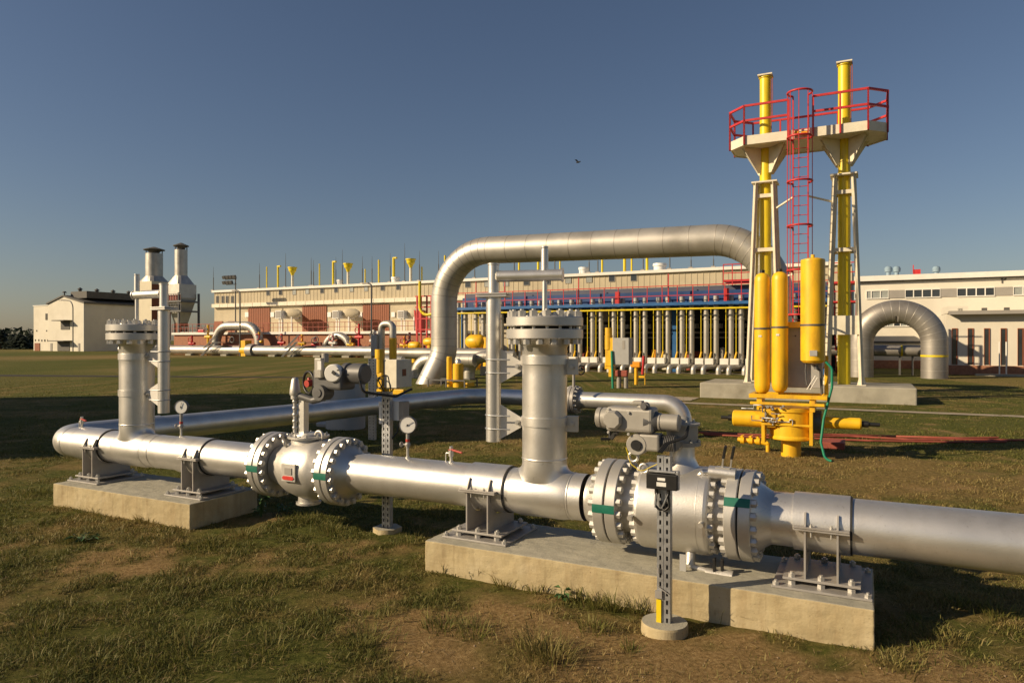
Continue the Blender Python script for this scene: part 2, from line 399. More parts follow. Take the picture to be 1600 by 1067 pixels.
# ------------------------------------------------------------------ grass blades
BLK = [(-3.24, .05, 4.80, 5.68), (-8.36, -6.05, 4.78, 5.66)]
def free(x, y):
    a = x * WX + y * WY; b = x * VX + y * VY; ok = np.ones(len(x), bool)
    for a0, a1, b0_, b1_ in BLK: ok &= ~((a > a0) & (a < a1) & (b > b0_) & (b < b1_))
    ok &= ~((b > 20.9) & (b < 21.5)); ok &= ~((b > 23.4) & (b < 26.4) & (a > -5.1) & (a < 1.6))
    ok &= (np.hypot(x - 1.0, y - 4.57) > .16) & (np.hypot(x + 1.243, y - 6.95) > .14)
    return ok
def blades(n, y0, y1, hmin, hmax, wid, clump=1.0, seg=2, xlim=None, amt=1.0):
    u = rng.random(n); y = 1 / (1 / y0 + u * (1 / y1 - 1 / y0))
    hx = (y * .80 + .6); x = (rng.random(n) * 2 - 1) * hx
    k = free(x, y)
    dn = dirt_amt(x, y); cl = fbm(x * 3.3 + 7, y * 3.3, 3)
    k &= rng.random(n) < np.clip((1.04 - .93 * dn) * np.clip((cl - .28) * 3.2, .10, 1) * amt, 0, 1)
    x = x[k]; y = y[k]; cl = cl[k]; n = len(x)
    h = (hmin + (hmax - hmin) * rng.random(n) ** 2) * np.clip(.35 + 2.0 * (cl - .3), .3, 1.5)
    h = h * np.where(rng.random(n) < .02, 1.7, 1)
    w = wid * (.6 + .8 * rng.random(n)) * np.clip(y / 4.5, .8, 6)
    th = rng.random(n) * 2 * PI; lean = h * (.35 + 1.1 * rng.random(n)); la = rng.random(n) * 2 * PI
    z = ground_h(x, y) - .004
    dry = np.clip(dry_amt(x, y) * .8 + .06 + (rng.random(n) - .5) * .9 + dirt_amt(x, y) * .35, 0, 1)
    return x, y, z, h, w, th, lean, la, dry
def litter(n, y0, y1):
    """dead stems lying almost flat"""
    x, y, z, h, w, th, lean, la, dry = blades(n, y0, y1, .004, .018, .003)
    return x, y, z + .006, h, w * .8, th, .03 + .07 * rng.random(len(x)), la, np.clip(.8 + .3 * rng.random(len(x)), 0, 1)
def blade_mesh(sets, name):
    VV = []; FF = []; CC = []; off = 0
    for (x, y, z, h, w, th, lean, la, dry) in sets:
        n = len(x); cx, sx = np.cos(th) * w / 2, np.sin(th) * w / 2; lx, ly = np.cos(la) * lean, np.sin(la) * lean
        P = np.stack([np.stack([x - cx, y - sx, z], 1), np.stack([x + cx, y + sx, z], 1),
                      np.stack([x + lx * .35 + cx * .7, y + ly * .35 + sx * .7, z + h * .62], 1), np.stack([x + lx * .35 - cx * .7, y + ly * .35 - sx * .7, z + h * .62], 1),
                      np.stack([x + lx, y + ly, z + h * np.clip(1.1 - lean / h * .25, .5, 1)], 1)], 1)
        VV.append(P.reshape(-1, 3)); b = off + np.arange(n)[:, None] * 5
        f = np.concatenate([b, b + 1, b + 2, b, b + 2, b + 3, b + 3, b + 2, b + 4], 1).reshape(-1, 3); FF.append(f)
        r = rng.random(n)[:, None]; g0 = np.array([.062, .08, .014]); g1 = np.array([.175, .18, .04]); d0 = np.array([.21, .15, .05]); d1 = np.array([.40, .31, .13])
        c = (g0 + (g1 - g0) * r) * (1 - dry[:, None]) + (d0 + (d1 - d0) * r) * dry[:, None]
        CC.append(np.repeat(c, 5, 0)); off += n * 5
    v = np.concatenate(VV); f = np.concatenate(FF); c = np.concatenate(CC)
    me = bpy.data.meshes.new(name); me.vertices.add(len(v)); me.vertices.foreach_set('co', v.ravel())
    me.loops.add(f.size); me.loops.foreach_set('vertex_index', f.ravel().astype(np.int32))
    me.polygons.add(len(f)); me.polygons.foreach_set('loop_start', np.arange(0, f.size, 3)); me.polygons.foreach_set('loop_total', np.full(len(f), 3))
    me.update()
    at = me.color_attributes.new('tint', 'FLOAT_COLOR', 'POINT'); at.data.foreach_set('color', np.concatenate([c, np.ones((len(c), 1))], 1).ravel())
    m = bpy.data.materials.get('grass_blades')
    if not m:
        m = bpy.data.materials.new('grass_blades'); m.use_nodes = True; q = m.node_tree
        vc = q.nodes.new('ShaderNodeVertexColor'); vc.layer_name = 'tint'; pp = q.nodes['Principled BSDF']; pp.inputs['Roughness'].default_value = .6; pp.inputs['Specular IOR Level'].default_value = .25
        tr = q.nodes.new('ShaderNodeBsdfTranslucent'); ms = q.nodes.new('ShaderNodeMixShader'); ms.inputs[0].default_value = .3
        q.links.new(vc.outputs['Color'], pp.inputs['Base Color']); q.links.new(vc.outputs['Color'], tr.inputs['Color'])
        q.links.new(pp.outputs[0], ms.inputs[1]); q.links.new(tr.outputs[0], ms.inputs[2]); q.links.new(ms.outputs[0], q.nodes['Material Output'].inputs['Surface'])
    me.materials.append(m)
    o = bpy.data.objects.new(name, me); COL.objects.link(o); return o
go = blade_mesh([blades(380000, 2.6, 8, .012, .058, .0056), blades(300000, 5, 15, .014, .05, .0042), blades(190000, 10, 34, .015, .05, .0036), litter(130000, 2.6, 9)], 'grass')
tag(go, 'short green and straw coloured grass growing over the ground', 'grass', kind='stuff')
def tuft(cx, cy, n, h, spread, dry, wid=.006):
    x = cx + rng.normal(0, spread * .35, n); y = cy + rng.normal(0, spread * .35, n)
    hh = h * (.4 + .6 * rng.random(n)); la = np.arctan2(y - cy, x - cx) + rng.normal(0, .5, n)
    return (x, y, ground_h(x, y) - .004, hh, wid * (.6 + .8 * rng.random(n)), rng.random(n) * 6.28, hh * (.3 + .9 * rng.random(n)), la, np.clip(dry + rng.normal(0, .25, n), 0, 1))
tf = []
for px, py, n, h, s_, d in [(700, 895, 40, .13, .10, .3), (745, 903, 40, .12, .12, .35), (770, 905, 45, .14, .10, .2), (790, 915, 60, .12, .14, .25), (835, 925, 60, .12, .12, .3), (862, 925, 40, .14, .1, .3), (900, 940, 60, .17, .08, .25),
        (935, 950, 120, .12, .16, .25), (958, 955, 60, .19, .07, .2), (995, 958, 60, .17, .09, .25), (1085, 950, 50, .16, .09, .3), (1110, 960, 70, .13, .14, .3), (1135, 968, 80, .14, .13, .25), (1255, 985, 40, .12, .08, .35),
        (860, 1030, 240, .16, .22, .55), (835, 1015, 120, .15, .15, .5), (930, 985, 120, .10, .15, .2), (740, 990, 160, .10, .22, .3), (690, 980, 160, .1, .22, .2), (985, 1015, 50, .08, .1, .1), (1290, 980, 120, .10, .12, .4), (1220, 1000, 60, .06, .15, .4),
        (570, 1000, 200, .09, .3, .3), (420, 1010, 240, .09, .35, .2), (300, 1020, 240, .09, .35, .2), (150, 1040, 260, .08, .35, .3), (60, 990, 200, .09, .3, .2), (1480, 1000, 200, .07, .3, .5), (1560, 960, 260, .09, .25, .15), (1490, 945, 200, .09, .2, .15), (1400, 1040, 160, .07, .25, .5),
        (520, 830, 160, .12, .25, .2), (480, 815, 120, .12, .2, .2), (640, 850, 90, .1, .2, .3), (380, 840, 120, .12, .2, .3), (330, 850, 120, .10, .2, .3), (230, 815, 140, .10, .25, .5), (150, 800, 120, .1, .25, .4), (120, 845, 160, .10, .2, .1), (60, 770, 200, .1, .3, .1)]:
    wx_, wy_ = (px - 800) / (py - HY) * EYE, EYE * FPX / (py - HY)
    tf.append(tuft(wx_, wy_, n, h, s_, d, .0055))
tag(blade_mesh(tf, 'grass_tufts'), 'longer ragged tufts of grass along the concrete blocks and in the soil', 'grass', kind='stuff')
# straw litter and small stones
st = MB()
for k in range(1500):
    y = 1 / (1 / 2.8 + random.random() * (1 / 8 - 1 / 2.8)); x = (random.random() * 2 - 1) * y * .8
    if not free(np.array([x]), np.array([y]))[0]: continue
    l = random.uniform(.03, .09); an = random.uniform(0, PI); z = float(ground_h(np.array([x]), np.array([y]))[0]) + random.uniform(.004, .02)
    dx, dy = math.cos(an) * l / 2, math.sin(an) * l / 2; ww = random.uniform(.0015, .003)
    a1 = w2g(x - dx, y - dy); a2 = w2g(x + dx, y + dy)
    st.beam((a1[0], a1[1], z), (a2[0], a2[1], z + random.uniform(-.01, .015)), ww, .001)
M['straw'] = mat('straw', (.30, .21, .10), .8, 0, .3, 30)
tag(st.build('straw_litter', 'straw'), 'loose dry straw scattered on the bare soil and grass', 'straw', kind='stuff')
ps = MB()
for k in range(420):
    y = 1 / (1 / 2.8 + random.random() * (1 / 7 - 1 / 2.8)); x = (random.random() * 1.9 - .7) * y * .8
    if float(dirt_amt(np.array([x]), np.array([y]))[0]) < .3 or not free(np.array([x]), np.array([y]))[0]: continue
    a_ = w2g(x, y); z = float(ground_h(np.array([x]), np.array([y]))[0])
    r = random.uniform(.003, .010); ps.ball((a_[0], a_[1], z), r, (1, random.uniform(.6, 1.2), .6), 6, 4)
M['pebble'] = mat('pebbles', (.26, .19, .12), .9, 0, .3, 20)
tag(ps.build('pebbles', 'pebble'), 'small pebbles and clods lying on the bare soil', 'pebbles', kind='stuff')
# broad leaved weeds
def weed(px, py, label, n=14, h=.16, sp_=.12):
    g = gp(px, py); m = MB(); t = thing('weed', label, 'weed', (g[0], g[1], 0), 'broad leaved weeds')
    stm = MB()
    for k in range(n):
        an = random.uniform(0, 2 * PI); r0 = random.uniform(.01, sp_); zz = random.uniform(.02, h)
        d = V3(math.cos(an), math.sin(an), 0); q = V3(g[0], g[1], 0) + d * r0 * .5 + V3(0, 0, zz); s_ = V3(-d.y, d.x, 0)
        l = random.uniform(.04, .08)
        m.add([q, q + d * l * .5 + s_ * l * .28 + V3(0, 0, .01), q + d * l + V3(0, 0, -.01), q + d * l * .5 - s_ * l * .28 + V3(0, 0, .01)], [(0, 1, 2, 3)])
        stm.tube([V3(g[0], g[1], 0), q], .0025, 5)
    m.build('leaf', 'weedleaf', t, 0)['kind'] = 'stuff'; stm.build('stem', 'weedleaf', t)
M['weedleaf'] = mat('weed_leaf', (.045, .10, .022), .5, 0, .35, 15)
weed(408, 808, 'upright leafy weed in the shade beside the right end of the left block', 22, .26, .10)
weed(445, 800, 'low leafy weed under the small ball valve', 14, .10, .14)
weed(130, 845, 'flat leafy weed in front of the left concrete block', 30, .06, .2)
weed(1258, 982, 'small sprig of weed against the front of the right block', 10, .12, .05)
weed(880, 940, 'weed with broad leaves at the foot of the right block', 12, .10, .08)
# ------------------------------------------------------------------ paths
def strip(name, b0_, b1_, a0, a1, z=.012, mt='asphalt', wob=.06):
    m = MB(); n = 60; vs = []
    for i in range(n + 1):
        a = a0 + (a1 - a0) * i / n
        vs += [(a, b0_ + (random.random() - .5) * wob, z), (a, b1_ + (random.random() - .5) * wob, z)]
    m.add(vs, [(2 * i, 2 * i + 2, 2 * i + 3, 2 * i + 1) for i in range(n)])
    o = m.build(name, mt); o['kind'] = 'structure'; return o
strip('path', 21.0, 21.5, -7.5, 12)
strip('pavement', 40.05, 41.6, -30, -2.2, .018)
strip('road', 33.0, 41.0, 8.5, 30, .010)
strip('path', 22.0, 23.4, -7.2, -4.9, .016)
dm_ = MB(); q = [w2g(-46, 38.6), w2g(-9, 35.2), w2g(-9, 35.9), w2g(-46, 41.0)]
dm_.add([(a, b, .012) for a, b in q], [(0, 1, 2, 3)]); dm_.build('painted_shadow', 'painted_shadow')['kind'] = 'structure'  # flat dark sheet painted in for a shadow line across the lawn
def patch(name, pts, z, mt):
    m = MB(); m.add([(a, b, z) for a, b in pts], [tuple(range(len(pts)))]); o = m.build(name, mt); o['kind'] = 'structure'; return o
# ================================================================== FOREGROUND PIPELINE
BP = 5.234; ZP = .65; RP = .184; HB = .255
def blk(a0, a1, b0_, b1_, label):
    m = MB(); nx = 24
    # front face is cut into columns so that its edge is not perfectly straight
    o = MB().bb(a0, a1, b0_, b1_, -.1, HB).build('concrete_block', 'concrete', None, .010, (a0, b0_, 0))
    sb = o.modifiers.new('subdivide', 'SUBSURF'); sb.subdivision_type = 'SIMPLE'; sb.levels = sb.render_levels = 6
    tx = bpy.data.textures.new('chips', 'CLOUDS'); tx.noise_scale = .09; tx.noise_depth = 3
    dm = o.modifiers.new('chips', 'DISPLACE'); dm.texture = tx; dm.strength = .011; dm.mid_level = .62; dm.texture_coords = 'LOCAL'
    return tag(o, label, 'concrete block', 'concrete blocks under the pipeline')
# block concrete: board marks and a paler top are part of the material
def concrete_block_mat():
    m = bpy.data.materials.new('cast_concrete'); m.use_nodes = True; t = m.node_tree; N = t.nodes; L = t.links; p = N['Principled BSDF']
    p.inputs['Roughness'].default_value = .9; p.inputs['Specular IOR Level'].default_value = .2
    tc = N.new('ShaderNodeTexCoord')
    def nz(sc, det=6, ro=.6, st=None):
        n = N.new('ShaderNodeTexNoise'); n.inputs['Scale'].default_value = sc; n.inputs['Detail'].default_value = det; n.inputs['Roughness'].default_value = ro
        if st:
            mp = N.new('ShaderNodeMapping'); mp.inputs['Scale'].default_value = st; L.new(tc.outputs['Object'], mp.inputs['Vector']); L.new(mp.outputs['Vector'], n.inputs['Vector'])
        else: L.new(tc.outputs['Object'], n.inputs['Vector'])
        return n.outputs['Fac']
    def rp(f, st):
        r = N.new('ShaderNodeValToRGB'); e = r.color_ramp.elements
        while len(e) < len(st): e.new(.5)
        for k, (q, c) in enumerate(st): e[k].position = q; e[k].color = tuple(c) + (1,)
        L.new(f, r.inputs['Fac']); return r.outputs['Color']
    def mx(f, a, b, mode='MIX'):
        q = N.new('ShaderNodeMixRGB'); q.blend_type = mode
        if isinstance(f, float): q.inputs['Fac'].default_value = f
        else: L.new(f, q.inputs['Fac'])
        for s_, i in ((a, 'Color1'), (b, 'Color2')):
            if isinstance(s_, tuple): q.inputs[i].default_value = s_ + (1,)
            else: L.new(s_, q.inputs[i])
        return q.outputs['Color']
    c = rp(nz(3.5, 8, .65), [(.3, (.34, .275, .155)), (.55, (.45, .375, .225)), (.75, (.52, .445, .29))])
    c = mx(rp(nz(9, 6, .7, (1, 1, .18)), [(.45, (0, 0, 0)), (.75, (.55,) * 3)]), c, (.27, .19, .10))
    c = mx(rp(nz(1.3, 6, .7, (4, 4, .1)), [(.58, (0, 0, 0)), (.62, (.35,) * 3)]), c, (.24, .18, .10))
    c = mx(rp(nz(75, 3, .6), [(.66, (0, 0, 0)), (.72, (.8,) * 3)]), c, (.14, .10, .06))
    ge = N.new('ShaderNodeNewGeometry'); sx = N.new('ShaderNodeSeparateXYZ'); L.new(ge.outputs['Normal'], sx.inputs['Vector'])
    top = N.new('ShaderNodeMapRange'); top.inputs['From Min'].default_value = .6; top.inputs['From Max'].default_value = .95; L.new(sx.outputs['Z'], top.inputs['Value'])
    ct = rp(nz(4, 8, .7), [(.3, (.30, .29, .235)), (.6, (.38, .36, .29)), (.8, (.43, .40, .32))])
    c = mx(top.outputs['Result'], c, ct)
    L.new(c, p.inputs['Base Color'])
    b = N.new('ShaderNodeBump'); b.inputs['Strength'].default_value = .6; b.inputs['Distance'].default_value = .006; L.new(nz(60, 8, .7), b.inputs['Height'])
    b2 = N.new('ShaderNodeBump'); b2.inputs['Strength'].default_value = .5; b2.inputs['Distance'].default_value = .03; L.new(nz(4, 4, .5), b2.inputs['Height']); L.new(b.outputs['Normal'], b2.inputs['Normal'])
    L.new(b2.outputs['Normal'], p.inputs['Normal']); return m
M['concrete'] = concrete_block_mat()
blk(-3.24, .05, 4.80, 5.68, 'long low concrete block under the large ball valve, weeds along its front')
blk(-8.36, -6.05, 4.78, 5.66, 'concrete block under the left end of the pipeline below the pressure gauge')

AX = (1, 0, 0)
def pipe_len(m, a0, a1, r=RP, n=48): m.lathe([(r, 0), (r, a1 - a0)], (a0, BP, ZP), AX, n, False)
def weld(m, a, r=RP): m.lathe([(r, -.008), (r + .005, -.003), (r + .005, .003), (r, .008)], (a, BP, ZP), AX, 48, False)
def sleeve(parent, a0, a1):
    m = MB(); m.sharp([(RP + .001, 0), (RP + .014, 0), (RP + .014, a1 - a0), (RP + .001, a1 - a0)], (a0, BP, ZP), AX, 48, False); m.build('sleeve_band', 'silver', parent)
    m = MB(); m.sharp([(RP + .001, 0), (RP + .011, 0), (RP + .011, .012), (RP + .001, .012)], (a1 + .001, BP, ZP), AX, 48, False); m.build('rubber_seal', 'rubber', parent)
def tee(m, ac, h0, h1):
    """main pipe bulging up into a vertical branch"""
    n = 64; rows = 8; vs = []; zt = ZP + RP + .075
    for k in range(rows + 1):
        t = k / rows
        for j in range(n):
            th = 2 * PI * j / n; c, s = math.cos(th), math.sin(th)
            r0 = min(RP * 1.003 + .055 * abs(c) ** 1.5, RP * .88 / max(abs(s), .01)); zz0 = ZP + math.sqrt(max(0, (RP * 1.003) ** 2 - (r0 * s) ** 2)) - .004
            r = RP + (r0 - RP) * (1 - t) ** 2.4
            vs.append((ac + r * c, BP + r * s, zz0 + (zt - zz0) * t))
    m.add(vs, [(i * n + j, i * n + (j + 1) % n, (i + 1) * n + (j + 1) % n, (i + 1) * n + j) for i in range(rows) for j in range(n)], True)
    m.lathe([(RP, 0), (RP, h1 - zt)], (ac, BP, zt), (0, 0, 1), n, False)
    for h in (zt + .03,): m.lathe([(RP, -.008), (RP + .005, 0), (RP, .008)], (ac, BP, h), (0, 0, 1), n, False)
def blind(parent, ac, z0, z1, nb=16):
    """riser top: hub, two flange discs, nuts"""
    m = MB(); H = z1 - .035 - .078
    m.lathe([(RP + .001, z0), (RP + .001, H - .16), (RP + .02, H - .13), (RP + .055, H - .09)], (ac, BP, 0), (0, 0, 1), 48, False)
    m.build('flange_hub', 'silver', parent)
    rf = .315
    fl = MB().sharp([(RP - .02, H - .09), (rf - .006, H - .09), (rf, H - .084), (rf, H - .016), (rf - .006, H - .01), (RP, H - .01)], (ac, BP, 0), (0, 0, 1), 64, False).build('flange', 'silver_flat', parent)
    bolts(fl, (ac, BP, H - .09), (0, 0, -1), rf - .040, nb, .032, .042, .1, 0)
    g = MB().sharp([(rf - .085, H - .01), (rf - .085, H + .012)], (ac, BP, 0), (0, 0, 1), 48, False).build('gasket', 'rubber', parent)
    fl = MB().sharp([(RP, H + .012), (rf - .006, H + .012), (rf, H + .018), (rf, H + .082), (rf - .006, H + .088), (rf - .10, H + .088), (rf - .105, H + .098)], (ac, BP, 0), (0, 0, 1), 64).build('blind_flange', 'silver_flat', parent)
    bolts(fl, (ac, BP, H + .088), (0, 0, 1), rf - .040, nb, .032, .046, .1, .012)
    st = MB()
    for k in range(nb):
        t = 2 * PI * k / nb + .1; x, y, d = basis((0, 0, 1)); p = V3(ac, BP, 0) + (x * math.cos(t) + y * math.sin(t)) * (rf - .045)
        st.cyl(p + V3(0, 0, H - .02), p + V3(0, 0, H + .02), .014, n=8, cap=False)
    st.build('stud_shanks', 'nut', parent)
    return H
def clampband(parent, ac, z, h=.05):
    MB().sharp([(RP, -h / 2), (RP + .010, -h / 2), (RP + .010, h / 2), (RP, h / 2)], (ac, BP, z), (0, 0, 1), 48, False).build('clamp_band', 'silver', parent)
# ---- pipe C, right of the big valve
PC = thing('gas_pipe', 'thick silver pipe running out of the picture to the right of the large ball valve', 'pipe', (-.3, BP, 0), 'runs of the silver pipeline')
m = MB(); pipe_len(m, -.66, 6.0); weld(m, -.60); m.build('pipe_run', 'silver', PC)
sleeve(PC, -.44, -.09)
# ---- pipe B between the valves
AR2 = ga(851, BP); PB = thing('gas_pipe', 'silver pipe between the two ball valves with the large central riser', 'pipe', (-3.2, BP, 0), 'runs of the silver pipeline')
m = MB(); pipe_len(m, -4.42, -1.98); weld(m, -2.13); weld(m, -2.09); m.build('pipe_run', 'silver', PB)
m = MB(); tee(m, AR2, ZP + .14, 1.66); m.build('riser', 'silver', PB)
m = MB(); m.lathe([(RP + .002, 0), (RP + .012, .06), (RP + .012, .44), (RP + .002, .5)], (AR2 - .25, BP, ZP), AX, 48, False); m.build('tee_body', 'silver', PB)
sleeve(PB, ga(726, BP - .16) + .0, ga(788, BP - .13))
ZT2 = gz(851, 491, BP); blind(PB, AR2, 1.62, ZT2)
# ---- pipe A, left end, elbow and the return leg
AR1 = ga(214, BP); PA = thing('gas_pipe', 'silver pipe at the left end that turns back behind, with the left riser', 'pipe', (-7.5, BP, 0), 'runs of the silver pipeline')
m = MB(); pipe_len(m, -8.72, -5.55); weld(m, -7.10); weld(m, -8.70); m.build('pipe_run', 'silver', PA)
pts = fil([(-8.70, BP, ZP), (-9.16, BP, ZP), (-8.98, 6.6, ZP)], .42, 12)
m = MB(); m.tube(pts, RP, 48, False); m.build('elbow', 'silver', PA)
pts = fil([pts[-1], (-7.95, 13.75, ZP), (-6.35, 13.75, ZP)], .7, 10)
m = MB(); m.tube(pts, RP - .012, 40, False); m.build('return_pipe', 'silver', PA)
m = MB(); tee(m, AR1, ZP + .14, 1.61); m.build('riser', 'silver', PA)
m = MB(); m.lathe([(RP + .002, 0), (RP + .012, .06), (RP + .012, .44), (RP + .002, .5)], (AR1 - .22, BP, ZP), AX, 48, False); m.build('tee_body', 'silver', PA)
sleeve(PA, ga(112, BP - .16), ga(148, BP - .13) + .12); sleeve(PA, ga(268, BP - .16), ga(304, BP - .15) + .10)
ZT1 = gz(214, 504, BP) ; blind(PA, AR1, 1.60, ZT1)
for P_, A_, zs in ((PB, AR2, (gz(851, 558, BP) - .02, gz(851, 657, BP))), (PA, AR1, (gz(214, 557, BP), gz(214, 613, BP)))):
    for z in zs: clampband(P_, A_, z, .07)
# ---- davits that lift the blind flanges
def davit(name, label, ap, bp, ac, z0, zc, ztop, zarm, rod_top, rod_bot, sgn, over, brz, rpost=.062):
    t = thing('davit', label, 'davit', (ap, bp, z0), 'lifting davits beside the risers')
    MB().cyl((ap, bp, z0), (ap, bp, zc), rpost, n=28).build('post', 'silver', t)
    MB().cyl((ap, bp, zc + .02), (ap, bp, ztop), rpost * .74, n=28).sharp([(rpost * .74, 0), (rpost * .82, .004), (rpost * .82, .016)], (ap, bp, ztop - .01), (0, 0, 1), 28).build('upper_post', 'silver', t)
    tdir = (V3(ac, BP, 0) - V3(ap, bp, 0)).normalized(); pd = V3(-tdir.y, tdir.x, 0); an = math.atan2(tdir.y, tdir.x)
    MB().box((ap, bp, zc + .004), (.26, .16, .016), an).box((ap, bp, zc + .024), (.26, .16, .014), an).build('collar_plate', 'silver_flat', t, .002)
    pe = V3(ap, bp, zarm) + tdir * over
    MB().cyl(V3(ap, bp, zarm) + tdir * rpost * .6, pe, .048, n=28).sharp([(.058, 0), (.058, .012)], pe, tdir, 28).build('arm', 'silver', t)
    rp_ = V3(ac, BP, 0)
    MB().cyl(rp_ + V3(0, 0, rod_bot), rp_ + V3(0, 0, rod_top), .021, n=16).sharp([(.03, 0), (.03, .012)], rp_ + V3(0, 0, rod_top), (0, 0, 1), 16).build('lifting_rod', 'silver', t)
    if sgn: MB().cyl(rp_ + V3(0, 0, zarm + .04), rp_ + V3(0, 0, rod_top - .01), .030, n=16).build('rod_sleeve', 'silver', t)
    d = (V3(ac, BP, 0) - V3(ap, bp, 0)).length
    for zb in brz:
        q0 = V3(ap, bp, 0) + tdir * rpost * .8; q1 = V3(ap, bp, 0) + tdir * (d - RP - .004)
        b = MB().plate([q0 + V3(0, 0, zb - .15), q0 + V3(0, 0, zb + .15), q1 + V3(0, 0, zb + .035), q1 + V3(0, 0, zb - .035)], .012).build('bracket', 'bracket', t)
        s_ = MB(); c_ = q1 - tdir * .035 - pd * .006
        if (c_ - pd).length > (c_ + pd).length: pass
        s_.hexnut(c_ + V3(0, 0, zb) , -pd if pd.y > 0 else pd, .022, .03, .012, .012); s_.build('clamp_bolt', 'nut', b)
        for dz in (-.055, .055):
            u = MB(); u.tube([V3(ap, bp, zb + dz) + tdir * .16 + pd * (sg * .068) * (-1) for sg in (-1, -1)][:1] + [V3(ap, bp, zb + dz) + pd * .068 * 1, V3(ap, bp, zb + dz) + (pd - tdir).normalized() * .068, V3(ap, bp, zb + dz) - tdir * .068, V3(ap, bp, zb + dz) - (pd + tdir).normalized() * .068, V3(ap, bp, zb + dz) - pd * .068, V3(ap, bp, zb + dz) - pd * .068 + tdir * .16], .006, 8)
            u.build('u_bolt', 'galv', b)
        # lug on the far side of the riser
        f = V3(ac, BP, 0) + tdir * (RP + .045)
        MB().box(f + V3(0, 0, zb), (.10, .03, .13), an).hexnut(f + V3(0, 0, zb) - (pd if pd.y > 0 else -pd) * .015, -(pd if pd.y > 0 else -pd), .022, .02, .012, .01).build('clamp_lug', 'silver_flat', t, .002)
b_ = BP - .10; ap = ga(771, b_)
davit('davit', 'lifting davit on the left side of the central riser', ap, b_, AR2, gz(771, 689, b_), gz(771, 464, b_), gz(771, 413, b_), gz(773, 432, b_), gz(858, 387, BP), ZT2 - .04, True, ga(878, BP) - ap - .0, (gz(771, 570, b_) - .01, gz(771, 664, b_) + .03))
b_ = BP - .02; ap = ga(256, b_)
davit('davit', 'lifting davit on the right side of the left riser', ap, b_, AR1, gz(256, 645, b_), gz(256, 484, b_), gz(256, 444, b_), gz(256, 459, b_), gz(214, 430, BP), ZT1 - .04, True, .52, (gz(256, 557, b_), gz(256, 617, b_)))
# ---- supports
def support(ac, label, w=.34):
    t = thing('pipe_support', label, 'pipe support', (ac, BP, HB), 'steel supports under the pipeline')
    # grout sheet, sub plate, base plate
    MB().bb(ac - w / 2 - .13, ac + w / 2 + .13, BP - .30, BP + .30, HB + .001, HB + .016).build('sub_plate', 'steelgrey', t, .002)
    bp_ = MB().bb(ac - w / 2 - .065, ac + w / 2 + .065, BP - .245, BP + .245, HB + .05, HB + .066).build('base_plate', 'steelgrey', t, .002)
    for x in (-.95, 0, .95):
        for s_ in (-1, 1):
            q = V3(ac + x * (w / 2 + .02), BP + s_ * .215, HB + .066)
            MB().cyl(q - V3(0, 0, .05), q + V3(0, 0, .01), .011, n=8).hexnut(q, (0, 0, 1), .023, .024, .012, .010).hexnut(q - V3(0, 0, .050), (0, 0, 1), .026, .026, .011, .01).build('bolt', 'nut', bp_)
    for x in (-1, 1):
        for s_ in (-1, 1):
            MB().hexnut((ac + x * (w / 2 + .105), BP + s_ * .27, HB + .016), (0, 0, 1), .022, .020, .01, .012).build('bolt', 'nut', bp_)
    rs = RP + .015; zt = ZP - .01
    for x in (-.29, .29):
        aa = ac + x * w
        # web: a plate across the axis, cut to the curve of the pipe
        poly = [(aa, BP - .235, HB + .066), (aa, BP + .235, HB + .066), (aa, BP + .235, zt)]
        n = 14
        for k in range(n + 1):
            t_ = PI * k / n
            poly.append((aa, BP + rs * math.cos(t_), zt - rs * math.sin(t_)))
        poly.append((aa, BP - .235, zt))
        m = MB()
        # built as two leg quads plus a strip under the curve to keep the faces simple
        P = [V3(*q) for q in poly]; arc = P[3:3 + n + 1]
        for s_ in (0, 1):
            aa2 = aa
        top = [V3(aa, BP + .235, zt)] + arc + [V3(aa, BP - .235, zt)]
        bot = [V3(aa, q.y, HB + .066) for q in top]
        for th in (-.006, .006):
            vs = [q + V3(th, 0, 0) for q in top + bot]; k_ = len(top)
            m.add(vs, [(i, i + 1, k_ + i + 1, k_ + i) if th < 0 else (i + 1, i, k_ + i, k_ + i + 1) for i in range(k_ - 1)])
        for yy in (BP - .235, BP + .235):
            m.add([V3(aa - .006, yy, HB + .066), V3(aa + .006, yy, HB + .066), V3(aa + .006, yy, zt), V3(aa - .006, yy, zt)], [(0, 1, 2, 3)])
        m.build('web_plate', 'steelgrey', t)
        for s_ in (-1, 1):
            MB().plate([(aa, BP + s_ * .235, zt + .026), (aa, BP + s_ * (rs + .003), zt + .026), (aa, BP + s_ * (RP * .93), zt + .11), (aa, BP + s_ * (RP * .93 + .018), zt + .115)], .012).build('gusset', 'steelgrey', t)
    for s_ in (-1, 1):
        y0_, y1_ = sorted((BP + s_ * (rs + .002), BP + s_ * .25))
        cb = MB().bb(ac - w / 2, ac + w / 2, y0_, y1_, zt + .001, zt + .012).bb(ac - w / 2, ac + w / 2, y0_, y1_, zt + .015, zt + .026).build('clamp_bar', 'steelgrey', t, .0015)
        for x in (-.18, .18): MB().cyl((ac + x * w, (y0_ + y1_) / 2, zt - .012), (ac + x * w, (y0_ + y1_) / 2, zt + .03), .006, n=8).hexnut((ac + x * w, (y0_ + y1_) / 2, zt + .026), (0, 0, 1), .012, .012, .006, .01).hexnut((ac + x * w, (y0_ + y1_) / 2, zt - .010), (0, 0, 1), .012, .011, .006, 0).cyl((ac + x * w, (y0_ + y1_) / 2, zt - .04), (ac + x * w, (y0_ + y1_) / 2, zt - .01), .006, n=8).build('bolt', 'nut', cb)
    return t
support(ga(1283, BP - .235), 'steel pipe support at the right end of the right concrete block')
support(ga(745, BP - .235), 'steel pipe support at the left end of the right concrete block')
support(ga(292, BP - .235), 'steel pipe support under the left pressure gauge, right end of the left block', .30)
